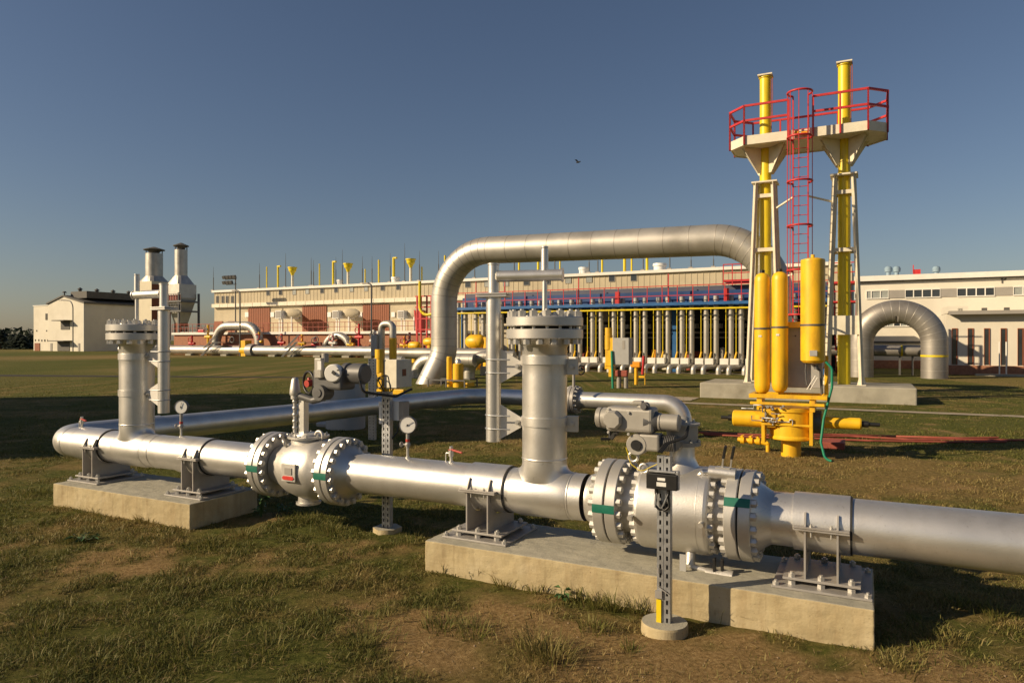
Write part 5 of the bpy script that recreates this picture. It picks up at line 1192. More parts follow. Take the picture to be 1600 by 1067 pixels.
# clutter inside the bank: fan drums, motors, pale ducts
for k in range(16):
    a_ = cA0 + (k + .5) * (cA1 - cA0) / 16
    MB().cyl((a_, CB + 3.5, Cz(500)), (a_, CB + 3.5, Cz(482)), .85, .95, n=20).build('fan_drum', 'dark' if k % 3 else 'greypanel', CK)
    MB().bb(a_ - .5, a_ + .35, CB + 3.0, CB + 3.8, Cz(512), Cz(505)).build('fan_motor', 'cabinet' if k % 2 else 'greypanel', CK)
    w_ = .3 + rr_.random() * .5; z_ = .4 + rr_.random() * .5
    MB().bb(a_ - w_, a_ + w_ * .5, CB + 4, CB + 5, .0, z_ + .5).bb(a_ + w_, a_ + w_ + .3, CB + 3, CB + 3.4, 0, .9 + z_).build('pump_skid', ('rust', 'greypanel', 'darkact', 'orange', 'cream')[k % 5], CK, .03)
MB().bb(cA0, cA1, CB + 4.2, CB + 4.4, Cz(520), Cz(517)).bb(cA0, cA1, CB + 2.5, CB + 2.6, Cz(528), Cz(526.5)).build('inner_beam', 'greypanel', CK)
# red stair tower at the right end of the bank
a_ = ga(1296, CB) ; t = thing('stair_tower', 'red steel stair and platform at the right end of the blue cooler bank', 'stairs', (a_, CB, 0))
m = MB()
for dx in (0, 1.3):
    for dy in (0, 1.3): m.beam((a_ + dx, CB + dy - .3, 0), (a_ + dx, CB + dy - .3, Cz(440)), .09, .09)
m.build('frame', 'red', t)
for z_ in (Cz(478), Cz(452)): MB().bb(a_ - .1, a_ + 1.4, CB - .4, CB + 1.1, z_ - .08, z_).build('landing', 'red', t)
m = MB()
for s_ in (0, .8): m.beam((a_ + .2 + s_, CB + 4.0, 0), (a_ + .2 + s_, CB + 1.1, Cz(478)), .06, .2).beam((a_ + .2 + s_, CB + 4.0, 1), (a_ + .2 + s_, CB + 1.1, Cz(478) + 1), .05, .05)
for k in range(14): m.box((a_ + .6, CB + 4.0 - 2.9 * k / 14, Cz(478) * k / 14), (.8, .22, .03))
m.build('flight', 'red', t)
m = MB()
for z_ in (Cz(478) + 1, Cz(478) + .5, Cz(452) + 1, Cz(452) + .5): m.beam((a_, CB - .35, z_), (a_ + 1.3, CB - .35, z_), .05, .05)
m.build('handrail', 'red', t)
a_ = ga(1160, CB + 1); z_ = Cz(452)
t = thing('red_platform', 'small red railed platform on top of the cooler bank beside the left stack frame', 'platform', (a_, CB + 1, z_))
m = MB().bb(a_ - 1, a_ + 1, CB + .6, CB + 2, z_ + .3, z_ + .42); m.build('deck', 'red', t)
m = MB()
for k in range(5): m.beam((a_ - 1 + .5 * k, CB + .62, z_ + .1), (a_ - 1 + .5 * k, CB + .62, z_ + 1.3), .05, .05)
for q in (.8, 1.3): m.beam((a_ - 1, CB + .62, z_ + q), (a_ + 1, CB + .62, z_ + q), .05, .05)
m.build('handrail', 'red', t)
# riser pipes, one thing each: box, elbow into the ground, vertical pipe with collars, yellow tap line
def riser(a_, b_=CB):
    t = thing('riser_pipe', 'x', 'pipe', (a_, b_, 0), 'silver riser pipes in a row under the blue cooler bank')
    MB().cyl((a_, b_ + .35, .6), (a_, b_ + .35, Cz(470)), .155, n=18).build('pipe_run', 'clad', t)
    m = MB()
    for z_ in (Cz(494), Cz(500)): m.sharp([(.158, -.03), (.19, -.025), (.19, .025), (.158, .03)], (a_, b_ + .35, z_), (0, 0, 1), 18, False)
    m.build('collar', 'clad', t)
    MB().cyl((a_, b_ + .35, Cz(470)), (a_, b_ + .35, Cz(465)), .15, n=18).build('top_sleeve', 'cabinet', t)
    MB().bb(a_ - .52, a_ - .06, b_ - .25, b_ + .15, .42, .88).build('foot_box', 'trimwhite', t)
    MB().tube(fil([(a_ - .5, b_ - .75, -.1), (a_ - .5, b_ - .75, .40), (a_ - .15, b_ - .2, .42), (a_, b_ + .35, .5)], .2, 6), .15, 16).build('elbow', 'clad', t)
    MB().cyl((a_ - .24, b_ + .1, .85), (a_ - .24, b_ + .1, Cz(485)), .023, n=6).build('tap_line', 'lemon', t)
    MB().cyl((a_ - .3, b_ + .05, .88), (a_ - .2, b_ + .05, 1.25), .055, n=8).build('tap_valve', 'yellow', t)
    return t
pos = []
k = -8
while True:
    c = -14.94 + 1.395 * k
    if c > cA1 - .3: break
    if c > cA0 + .2: pos += [c - .28, c + .28]
    k += 1
r0 = riser(pos[0]); npos = len(pos)
for i, a_ in enumerate(pos):
    o = r0 if i == 0 else dup(r0, a_ - pos[0], 0)
    o['label'] = 'silver riser pipe under the blue cooler bank, %s in the row' % nth(i, npos)
# yellow vessel left in the rack
a_ = ga(748, CB - .9); t = thing('yellow_vessel', 'round bellied yellow vessel in front of the left end of the pipe rack', 'vessel', (a_, CB - 1.2, 0))
b_ = CB - 1.2; a_ = ga(744, b_); zc_ = gz(744, 534, b_)
MB().lathe([(.001, -.72), (.3, -.66), (.46, -.4), (.48, 0), (.46, .4), (.3, .66), (.001, .72)], (a_, b_, zc_), AX, 28, False).build('shell', 'yellow', t)
MB().cyl((a_, b_, 0), (a_, b_, zc_ - .4), .32, n=20).cyl((a_ + .8, b_, .2), (a_ + .8, b_, zc_ + .3), .25, n=16).build('neck', 'yellow', t)
# ================================================================== long main building
MBB = 70.0
Mz = lambda px, py: gz(px, py, MBB)
mA0, mA1 = ga(335, MBB), ga(1330, MBB)
zr = gz(640, 440, MBB)
LBD = thing('long_building', 'long cream industrial hall with a parapet, small windows and three brown doors', 'building', (mA0, MBB, 0))
MB().bb(mA0 - .2, mA1, MBB - .3, MBB + 16.2, zr - .3, zr).build('parapet', 'trimwhite', LBD)
zl_ = Mz(500, 475)
m = MB()
for k in range(180):
    a_ = mA0 + .6 * k
    if a_ > mA1: break
    m.bb(a_, a_ + .09, MBB - .03, MBB - .001, zl_ + .5, zr - .3)
m.bb(mA0, mA1, MBB, MBB + 16, 0, zr - .3).build('wall', 'hall', LBD)
m = MB()
for k in range(26): m.bb(mA0 + 1.6 * k, mA0 + 1.6 * k + .06, MBB - .53, MBB - .5, zl_ - .06, zl_ + .4)
m.bb(mA0, ga(715, MBB) + 6, MBB - .5, MBB - .035, zl_ - .08, zl_ + .42).build('ledge', 'cream', LBD)
z2x = lambda x: 320 + x / 4.21; z2y = lambda y: 360 + y / 4.21
def window(px, py, w_, h_, dark=True, parent=LBD, b_=MBB, name='window'):
    a_, z_ = ga(px, b_), gz(px, py, b_); W = w_ * gd(px, b_) / FPX; H = h_ * gd(px, b_) / FPX
    f = MB().bb(a_ - W / 2 - .04, a_ + W / 2 + .04, b_ - .07, b_ - .012, z_ - H / 2 - .04, z_ - H / 2).bb(a_ - W / 2 - .04, a_ + W / 2 + .04, b_ - .07, b_ - .012, z_ + H / 2, z_ + H / 2 + .04).bb(a_ - W / 2 - .04, a_ - W / 2, b_ - .07, b_ - .012, z_ - H / 2, z_ + H / 2).bb(a_ + W / 2, a_ + W / 2 + .04, b_ - .07, b_ - .012, z_ - H / 2, z_ + H / 2).build(name, 'greypanel', parent)
    MB().bb(a_ - W / 2, a_ + W / 2, b_ - .05, b_ - .008, z_ - H / 2, z_ + H / 2).build('pane', 'glass' if dark else 'glasslight', f)
for i, (x, y) in enumerate([(418, 408), (500, 405), (590, 403), (675, 398), (773, 393), (865, 388), (967, 384), (1062, 380), (1171, 375), (1274, 370)]):
    window(z2x(x), z2y(y), 6.5, 9, i not in (2, 3, 6, 7))
for x, y in [(158, 318), (250, 315), (340, 312), (440, 308), (540, 304), (640, 298), (740, 294), (850, 290), (955, 287)]:
    window(680 + x / 3.077, 340 + y / 3.077, 9, 11, x in (158, 440, 540, 850, 955))
for x in (85, 120, 148, 183): window(z2x(x), z2y(455), 4.6, 10.5)
for px0, px1, y0 in ((z2x(288), z2x(430), z2y(512)), (z2x(645), z2x(803), z2y(500)), (z2x(1043), z2x(1215), z2y(490))):
    d = MB().bb(ga(px0, MBB), ga(px1, MBB), MBB - .12, MBB - .01, 2.4, gz(px0, y0, MBB)).build('brown_door', 'brown', LBD)
    m = MB(); n_ = 12; x0, x1 = ga(px0, MBB), ga(px1, MBB)
    for k in range(1, n_): m.bb(x0 + (x1 - x0) * k / n_ - .02, x0 + (x1 - x0) * k / n_ + .02, MBB - .15, MBB - .12, 2.4, gz(px0, y0, MBB) - .05)
    m.build('door_ribs', 'brown', d)
for px in (z2x(95), z2x(185)): MB().bb(ga(px - 7, MBB), ga(px + 6, MBB), MBB - .1, MBB - .01, 1.0, gz(px, z2y(598), MBB)).build('side_door', 'brown', LBD)
for px in (z2x(280), z2x(448), z2x(628), z2x(822), z2x(1027), z2x(1242)): MB().bb(ga(px - 2.5, MBB), ga(px + 2.8, MBB), MBB - .15, MBB - .01, gz(px, z2y(570), MBB), gz(px, z2y(538), MBB)).build('white_grille', 'white', LBD)
# air intakes: white box, drum and posts
for i, (x0, xc, x1) in enumerate([(475, 512, 612), (850, 888, 1010), (1278, 1318, 1420)]):
    b_ = MBB - 3; t = thing('air_intake', 'white grilled air intake with rounded cream duct on the hall, %s of three' % ('leftmost', 'middle', 'rightmost')[i], 'air intake', (ga(z2x(xc), b_), b_, 2.4), 'air intakes on the hall front')
    Za = lambda y: gz(z2x(xc), z2y(y), b_)
    MB().bb(ga(z2x(x0), b_), ga(z2x(xc), b_), b_ - .3, b_ + 2.9, Za(580), Za(527)).build('grille_box', 'white', t)
    MB().bb(ga(z2x(x0) + 1, b_), ga(z2x(xc) - 1, b_), b_ - .34, b_ - .3, Za(575), Za(532)).build('grille', 'greypanel', t)
    MB().lathe([(.2, 0), (.55, .12), (.60, .8), (.56, 1.7), (.25, 2.3)], (ga(z2x(xc), b_) + .05, b_ + .8, Za(546)), AX, 20).build('duct', 'hall', t)
    m = MB()
    for px in (z2x(x0) + 4, z2x(xc) - 1, z2x(xc) + 14): m.beam((ga(px, b_), b_, 2.3), (ga(px, b_), b_, Za(570)), .14, .14)
    m.build('posts', 'trimwhite', t)
# loading platform with railing and brick base
t = thing('platform', 'raised concrete platform with brick base and red railings along the hall', 'platform', (mA0, 64, 0))
PF = 64.0; pa0, pa1 = ga(268, PF), ga(715, PF); zp_ = gz(500, 518, PF)
MB().bb(pa0, pa1, PF, MBB - .02, zp_ - .3, zp_).build('slab', 'trimwhite', t)
MB().bb(pa0 + .1, pa1, PF + .3, MBB - .02, 0, zp_ - .3).build('brick_base', 'brick', t)
m = MB(); n_ = 56
for k in range(n_ + 1):
    a_ = pa0 + (pa1 - pa0) * k / n_; m.beam((a_, PF + .1, zp_), (a_, PF + .1, zp_ + 1.1), .045, .045); m.beam((a_ + .3, PF - .4, .2), (a_ + .3, PF - .4, 1.25), .04, .04)
for q in (1.1, .55): m.beam((pa0, PF + .1, zp_ + q), (pa1, PF + .1, zp_ + q), .055, .055)
for q in (1.25, .7): m.beam((pa0, PF - .4, q), (pa1, PF - .4, q), .05, .05)
m.build('red_railing', 'rust', t)
# piping clutter on the platform
rr_ = random.Random(5)
for i, (px, kind) in enumerate([(405, 'y'), (440, 'r'), (472, 'y'), (493, 'r'), (520, 'w'), (548, 'y'), (561, 'r'), (584, 'w'), (632, 'y'), (640, 'r'), (300, 'r'), (325, 'y')]):
    b_ = PF - 1.2; a_ = ga(px, b_); h = gz(px, 505 + rr_.random() * 22, b_); c_ = {'y': 'yellow', 'r': 'red', 'w': 'trimwhite'}[kind]
    t = thing('valve_stand', {'y': 'yellow', 'r': 'red', 'w': 'white'}[kind] + ' valve and standpipe before the hall platform, %s in the row' % nth(sorted([405, 440, 472, 493, 520, 548, 561, 584, 632, 640, 300, 325]).index(px), 12), 'valve', (a_, b_, 0), 'valves and standpipes before the hall platform')
    MB().cyl((a_, b_, 0), (a_, b_, h), .14, n=10).cyl((a_ - .5, b_, h * .6), (a_ + .5, b_, h * .6), .2, n=10).build('standpipe', c_, t)
    MB().ring((a_, b_ - .3, h * .8), (0, 1, 0), .35, .05, 14, 6).build('wheel', 'darkact' if i % 2 else 'red', t)
# ground level yellow vessels right of U pipe
for i, (px, py) in enumerate([(672, 534), (648, 540)]):
    b_ = 50.0; a_ = ga(px, b_); z_ = gz(px, py, b_)
    t = thing('yellow_vessel', ('plump yellow vessel just left of the loop pipe', 'smaller yellow vessel left of the plump one by the loop pipe')[i], 'vessel', (a_, b_, 0))
    MB().lathe([(.001, -.62), (.25, -.56), (.35, -.3), (.35, .3), (.25, .56), (.001, .62)], (a_, b_, z_), AX, 20, False).build('shell', 'yellow', t)
    MB().cyl((a_, b_, 0), (a_, b_, z_ - .3), .25, n=12).build('leg', 'yellow', t)
# red pipework tower left of the loop pipe
b_ = 52.0; a_ = ga(655, b_); t = thing('pipework_tower', 'tall red steel pipework tower with yellow pipe left of the loop pipe', 'pipework', (a_, b_, 0))
m = MB(); Zt = lambda py: gz(660, py, b_)
for px in (652, 658, 667, 674): m.beam((ga(px, b_), b_, 0), (ga(px, b_), b_, Zt(462)), .12, .12)
for py in (463, 480, 498, 515): m.beam((ga(649, b_), b_, Zt(py)), (ga(676, b_), b_, Zt(py)), .1, .1)
m.beam((ga(645, b_), b_ + .3, Zt(484)), (ga(652, b_), b_ + .3, 0), .12, .12).bb(ga(650, b_), ga(660, b_), b_, b_ + .5, Zt(520), Zt(485)); m.build('frame', 'red', t)
MB().tube(fil([(ga(660, b_), b_ - .4, Zt(440)), (ga(660, b_), b_ - .4, Zt(485)), (ga(668, b_), b_ - .4, Zt(493)), (ga(682, b_), b_ - .4, Zt(491))], .8), .13, 10).build('yellow_pipe', 'lemon', t)
# ---- roof furniture
def rod(px, ytop, ybase, b_, r=.05):
    a_ = ga(px, b_); t = thing('lightning_rod', 'x', 'lightning rod', (a_, b_, zr), 'lightning rods on the hall roof')
    zt = gz(px, ytop, b_)
    MB().cyl((a_, b_, zr - .02), (a_, b_, zr + (zt - zr) * .55), r * 1.2, n=6).cyl((a_, b_, zr + (zt - zr) * .55), (a_, b_, zt), r * .7, r * .3, n=6).build('mast', 'darkact', t)
    MB().box((a_, b_ - .15, zr - .0), (.4, .25, .35)).build('bracket', 'greypanel', t); return t
rods = [(z2x(x), z2y(y)) for x, y in [(57, 240), (360, 215), (532, 150), (700, 180), (715, 195), (862, 175), (905, 125), (1037, 170), (1100, 170), (1220, 150), (1315, 85), (1412, 135), (1538, 135)]]
rods += [(680 + x / 3.077, y) for x, y in [(190, 410), (380, 392), (575, 385), (740, 395), (782, 392), (1000, 390), (1128, 388), (1230, 395), (1338, 395)]]
rods.sort()
for i, (px, py) in enumerate(rods): rod(px, py, 0, MBB + .5)['label'] = 'thin dark lightning rod on the hall roof, %s' % nth(i, len(rods))
yv = [(z2x(408), z2y(240), 0, .13), (z2x(482), z2y(235), 1, .2), (z2x(755), z2y(220), 0, .13), (z2x(845), z2y(205), 1, .22), (z2x(1055), z2y(255), 0, .12), (z2x(1145), z2y(195), 0, .16), (z2x(1243), z2y(180), 1, .24), (z2x(1428), z2y(240), 0, .13), (z2x(1580), z2y(165), 0, .16),
      (811, 395, 0, .16), (841, 392, 0, .2), (875, 400, 0, .12), (941, 392, 0, .16), (976, 388, 0, .22), (987, 392, 0, .14), (1011, 388, 0, .2)]
for i, (px, py, hk, r) in enumerate(yv):
    b_ = MBB + 3; a_ = ga(px, b_); z_ = gz(px, py, b_)
    t = thing('vent_pipe', ('hooked ' if hk else 'straight ') + 'yellow vent pipe on the hall roof, %s of all of them' % nth(i, len(yv)), 'vent pipe', (a_, b_, zr), 'yellow vent pipes on the hall roof')
    MB().cyl((a_, b_, zr - .5), (a_, b_, z_), r * .72, n=12).build('pipe_run', 'lemon', t)
    if hk: MB().box((a_ + .2, b_, z_ - .05), (.62, .3, .22)).build('hood', 'lemon', t, .05)
for i, (x, y) in enumerate([(577, 240), (943, 215), (1355, 185)]):
    b_ = MBB + 2; px = z2x(x); a_ = ga(px, b_); zt = gz(px, z2y(y), b_)
    t = thing('funnel_vent', 'yellow funnel topped vent on the hall roof, %s of three' % ('left one', 'middle one', 'right one')[i], 'vent', (a_, b_, zr), 'yellow funnel vents on the hall roof')
    MB().cyl((a_, b_, zr - .5), (a_, b_, zt - 1.2), .18, n=12).build('pipe_run', 'cream', t)
    MB().sharp([(.16, 0), (.32, .4), (.50, .62), (.55, .95), (.64, 1.0), (.64, 1.15)], (a_, b_, zt - 1.2), (0, 0, 1), 20).build('funnel', 'lemon', t)
for i, (px, y0, w_) in enumerate([(z2x(890), z2y(325), 10), (z2x(1255), z2y(308), 14), (912, 418, 16), (1031, 412, 21)]):
    b_ = MBB + 3; a_ = ga(px, b_); r = w_ / 2 * gd(px, b_) / FPX
    tag(MB().sharp([(r * .9, -1), (r * .9, gz(px, y0, b_) - zr - .3), (r * 1.05, gz(px, y0, b_) - zr - .25), (r, gz(px, y0, b_) - zr)], (a_, b_, zr), (0, 0, 1), 24).build('roof_fan', 'white', None, 0, (a_, b_, zr)), 'white round fan housing on the hall roof, %s of four' % nth(i, 4), 'roof fan', 'round fans on the hall roof')
# ================================================================== right building
QB = 46.0; UBK = 54.0
Q = thing('office_building', 'cream building on the right with a strip of windows, brick base and letter P', 'building', (ga(1500, QB), QB, 0))
zt = gz(1450, 428.5, UBK); aL = ga(1338, UBK)
MB().bb(aL, aL + 60, UBK, UBK + 14, 0, zt - .35).build('upper_wall', 'wallwhite', Q)
MB().bb(aL - .15, aL + 60, UBK - .35, UBK + 14, zt - .35, zt).build('roof_edge', 'trimwhite', Q)
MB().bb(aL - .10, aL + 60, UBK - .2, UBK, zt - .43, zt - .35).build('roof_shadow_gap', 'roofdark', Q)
Uz = lambda px, py: gz(px, py, UBK)
zs0, zs1 = Uz(1450, 464.5), Uz(1450, 452)
def pane_strip(specs, b_, z0, z1):
    for x0, x1, k in specs:
        a0, a1 = ga(x0, b_), ga(x1, b_)
        if k == 'p': MB().bb(a0, a1, b_ - .05, b_, z0, z1).build('spandrel_panel', 'greypanel', Q)
        else:
            f = MB().bb(a0, a1, b_ - .08, b_, z0 - .03, z0 + .03).bb(a0, a1, b_ - .08, b_, z1 - .03, z1 + .03).bb(a0, a0 + .03, b_ - .08, b_, z0 + .03, z1 - .03).bb(a1 - .03, a1, b_ - .08, b_, z0 + .03, z1 - .03).build('window', 'trimwhite', Q)
            MB().bb(a0 + .03, a1 - .03, b_ - .03, b_ - .008, z0 + .03, z1 - .03).build('pane', 'glass' if k == 'd' else 'glasslight', f)
X6 = lambda x: 1320 + x / 3.336
pane_strip([(X6(50), X6(75), 'l'), (X6(112), X6(138), 'l'), (X6(138), X6(186), 'l'), (X6(186), X6(228), 'l'), (X6(228), X6(314), 'p'), (X6(314), X6(358), 'd'), (X6(358), X6(404), 'd'), (X6(404), X6(452), 'd'), (X6(452), X6(498), 'd'), (X6(498), X6(584), 'p'), (X6(584), X6(634), 'd'), (X6(634), X6(684), 'd'), (X6(684), X6(731), 'd'), (X6(731), X6(780), 'd'), (X6(780), X6(877), 'p'), (X6(877), X6(928), 'l'), (X6(928), X6(990), 'l'), (X6(990), X6(1040), 'd')], UBK, zs0, zs1)
zs0, zs1 = Uz(1400, 510), Uz(1400, 503)
pane_strip([(X6(180), X6(222), 'd'), (X6(222), X6(254), 'l'), (X6(254), X6(290), 'd'), (X6(290), X6(322), 'l'), (X6(322), X6(400), 'd')], UBK, zs0, zs1)
MB().bb(aL + .3, aL + 20, UBK - .12, UBK, Uz(1400, 536), Uz(1400, 533)).build('ledge', 'roofdark', Q)
MB().bb(aL, aL + 20, UBK - .06, UBK, 0, .55).build('brick_base', 'brick', Q)
text('P', .62, (ga(1568, UBK), UBK - .03, Uz(1568, 438)), (1, 0, 0), (0, 0, 1), 'roofdark', 'letter_sign', Q, .02)
aF = ga(1479, QB); zf = gz(1540, 489, QB)
MB().bb(aF, aF + 50, QB, UBK - .01, .52, zf).build('front_wall', 'wallwhite', Q)
MB().bb(aF - .02, aF + 50, QB - .08, UBK - .02, 0, .52).build('brick_base', 'brick', Q)
MB().bb(aF + .05, aF + 50, QB - .55, QB + .3, zf - .02, zf + .10).bb(aF + .05, aF + 50, QB - .60, QB - .55, zf - .08, zf + .12).build('canopy_roof', 'greypanel', Q)
MB().bb(aF - .02, aF + 1.0, QB - .1, QB + 3, zf, gz(1479, 479, QB)).build('parapet', 'wallwhite', Q)
for px in (1500, 1538, 1573): MB().bb(ga(px, QB) - .12, ga(px, QB) + .12, QB - .1, QB + .1, zf + .1, zf + .28).build('roof_vent', 'roofdark', Q)
for i, px in enumerate((1491, 1516, 1541.5, 1567.5, 1594, 1620)):
    a_ = ga(px, QB); w_ = .20
    z0_, z1_ = .56, gz(px, 514, QB)
    f = MB().bb(a_ - w_ / 2 - .02, a_ - w_ / 2, QB - .05, QB - .004, z0_, z1_).bb(a_ + w_ / 2, a_ + w_ / 2 + .05, QB - .05, QB - .004, z0_, z1_).bb(a_ - w_ / 2 - .02, a_ + w_ / 2 + .05, QB - .05, QB - .004, z1_, z1_ + .04).build('slot_window', 'brown', Q)
    MB().bb(a_ - w_ / 2, a_ + w_ / 2, QB - .02, QB - .006, z0_, z1_).build('pane', 'glass', f)
for i, px in enumerate((1388, 1401, 1463)):
    b_ = UBK + 4; a_ = ga(px, b_); z_ = gz(px, 427, b_)
    tag(MB().sharp([(.15, -.6), (.15, .05), (.24, .10), (.26, .34), (.19, .46), (.05, .52)], (a_, b_, z_), (0, 0, 1), 16).build('roof_cowl', 'skyblue', None, 0, (a_, b_, z_)), 'pale blue roof cowl on the right building, %s of three' % ('left one', 'middle one', 'right one')[i], 'roof cowl', 'pale blue cowls on the right building')
b_ = UBK + 3; a_ = ga(1432, b_); tag(MB().bb(a_ - .2, a_ + .25, b_, b_ + .2, gz(1432, 427, b_) - .2, gz(1432, 421, b_)).beam((a_ - .2, b_, gz(1432, 427, b_)), (a_ - .2, b_, gz(1432, 414, b_)), .06, .06).build('roof_sign', 'red', None, 0, (a_, b_, 6)), 'small red box on the roof of the right building', 'roof box')
g = gp(1566, 588); t = thing('twin_poles', 'two thin white poles on a low kerb in front of the right brick wall', 'poles', (g[0], g[1], 0))
for d in (-.12, .18): MB().cyl((g[0] + d, g[1], 0), (g[0] + d, g[1], gz(1566, 534, g[1])), .035, n=8).build('pole', 'trimwhite', t)
MB().bb(g[0] - 1.2, g[0] + 3, g[1] - .2, g[1] + .2, 0, .12).build('kerb', 'concrete_old', t)
# ================================================================== left: plant hall, two exhaust units, pipes
LBB = 75.0
X7 = lambda x: x / 3.812; Y7 = lambda y: 340 + y / 3.812
LBN = thing('gabled_building', 'cream gabled building at the far left with dark canopies and roof cowls', 'building', (ga(130, LBB), LBB, 0))
def P(px, py): return (ga(px, LBB), gz(px, py, LBB))
a0, _ = P(49, 500); a1, _ = P(75, 500); a2, zpk = P(99, 463.5); a3, zsh = P(131, 473); _, zl1 = P(49, 478.5); _, zl2 = P(75, 476)
dep = 15.5
m = MB(); pr = [(a1, 0), (a3, 0), (a3, zsh), (a2, zpk), (a1, zl2)]
n = len(pr)
m.add([(a, b, z) for b in (LBB, LBB + dep) for a, z in pr], [tuple(range(n)), tuple(range(2 * n - 1, n - 1, -1)), (1, n + 1, n + 2, 2), (0, 4, n + 4, n)]); m.build('wall', 'wallwhite', LBN)
m = MB().add([(a, b, z) for b in (LBB - .2, LBB + dep + .2) for a, z in [(a3 + .35, zsh - .15), (a3 + .35, zsh + .15), (a2, zpk + .28), (a1 - .3, zl2 + .28), (a1 - .3, zl2), (a2, zpk + .02)]], [(0, 1, 2, 5), (5, 2, 3, 4), (6, 11, 8, 7), (11, 10, 9, 8), (0, 6, 7, 1), (1, 7, 8, 2), (2, 8, 9, 3), (3, 9, 10, 4)]); m.build('roof', 'roofdark', LBN)
MB().bb(a0, a1, LBB + .4, LBB + dep, 0, zl1).build('side_wing', 'wallwhite', LBN)
MB().bb(a0 - .1, a1, LBB + .3, LBB + dep, zl1, zl1 + .15).build('wing_roof', 'trimwhite', LBN)
MB().bb(a3 + .0, a3 + .05, LBB - .03, LBB + .0, 0, zsh).build('corner_strip', 'skyblue', LBN)
MB().bb(a2 + .5, a3 - .8, LBB + 1.0, LBB + dep, zpk - .3, zpk + .9).build('ridge_box', 'roofdark', LBN)
for k in range(5):
    c_ = (a2 + 1.6, LBB + 2 + k * 3.1, zpk + .9)
    MB().cyl(c_, V3(*c_) + V3(0, 0, .5), .28, n=12).lathe([(.5, 0), (.1, .35)], V3(*c_) + V3(0, 0, .45), (0, 0, 1), 12).build('roof_cowl', 'roofdark', LBN)
MB().cyl((a2, LBB + .2, zpk + .2), (a2, LBB + .2, zpk + .7), .1, n=8).cyl((a2, LBB + .2, zpk + .7), (a2, LBB + .2, zpk + .95), .4, .2, n=12).build('horn', 'roofdark', LBN)
for (x0, x1, y0, y1) in ((358, 440, 612, 654), (338, 440, 732, 780)):
    p0, p1 = ga(X7(x0), LBB), ga(X7(x1), LBB); z1_, z0_ = gz(X7(x0), Y7(y0), LBB), gz(X7(x0), Y7(y1), LBB)
    MB().bb(p0, p1 - .5, LBB - 1.5, LBB, z1_ - .15, z1_).bb(p0 + .3, p1 - 1.2, LBB - .08, LBB - .01, z0_ - .4, z1_ - .2).build('canopy', 'roofdark', LBN)
for (px, py, w_, h_) in ((X7(264), Y7(590), 5, 10), (X7(206), Y7(674), 2, 2.5), (X7(265), Y7(674), 2, 2.5), (X7(198), Y7(730), 2, 3), (X7(218), Y7(730), 2, 3), (X7(236), Y7(732), 2, 3), (X7(254), Y7(732), 2.4, 3.5), (X7(272), Y7(732), 2.2, 3.5)):
    a_ = ga(px, LBB); z_ = gz(px, py, LBB); q = gd(px, LBB) / FPX; bz_ = LBB + (.4 if px < 75 else 0)
    MB().bb(a_ - w_ * q / 2, a_ + w_ * q / 2, bz_ - .06, bz_ - .005, z_ - h_ * q / 2, z_ + h_ * q / 2).build('window', 'glass', LBN)
MB().bb(ga(X7(195), LBB), ga(X7(225), LBB), LBB + .3, LBB + .39, 0, gz(50, Y7(747), LBB)).build('door', 'brown', LBN)
for x in (307, 472): MB().bb(ga(X7(x) - 1.5, LBB), ga(X7(x) + 1.2, LBB), LBB - .08, LBB - .01, 0, gz(X7(x), Y7(748), LBB)).build('door', 'greypanel', LBN)
# street lamp
def lamp(px, top, base_b, reach, label, dirn=-1):
    b_ = base_b; a_ = ga(px, b_); z_ = gz(px, top, b_)
    t = thing('street_lamp', label, 'street lamp', (a_, b_, 0), 'tall thin lamp posts')
    MB().tube(fil([(a_, b_, 0), (a_, b_, z_), (a_ + dirn * reach, b_, z_ + .2)], min(1.4, reach * .7), 8), .09, 8).build('pole', 'darkact', t)
    MB().box((a_ + dirn * (reach + .3), b_, z_ + .18), (.8, .25, .14)).build('lamp_head', 'greypanel', t, .03)
    return t
lamp(114, 470, 72, 3.2, 'curved street lamp in front of the gabled building at the far left')
lamp(375, 456, 60.5, .6, 'tall thin lamp post by the floodlight mast in front of the hall')
lamp(580.5, 445, 60, .5, 'tall thin lamp post in front of the third brown door')
# floodlight mast
b_ = 66.0; t = thing('floodlight_mast', 'mast with a cluster of dark floodlights at the left end of the hall roof', 'floodlight mast', (ga(367, b_), b_, 0))
zc_ = gz(362, 441, b_); ac_ = ga(362, b_)
MB().cyl((ga(368, b_), b_, 0), (ga(368, b_), b_, zc_ + .6), .08, n=8).beam((ac_ - 1.2, b_, zc_ + .4), (ac_ + .9, b_, zc_ + .4), .08, .08).beam((ac_ - 1.0, b_, zc_ - .3), (ac_ + .9, b_, zc_ - .3), .08, .08).build('mast', 'darkact', t)
for k in range(7): MB().box((ac_ - 1.1 + .62 * (k % 4), b_ - .25, zc_ + (.65 if k < 4 else -.05)), (.5, .3, .42), 0, Matrix.Rotation(.4, 3, 'X')).build('floodlight', 'darkact', t)
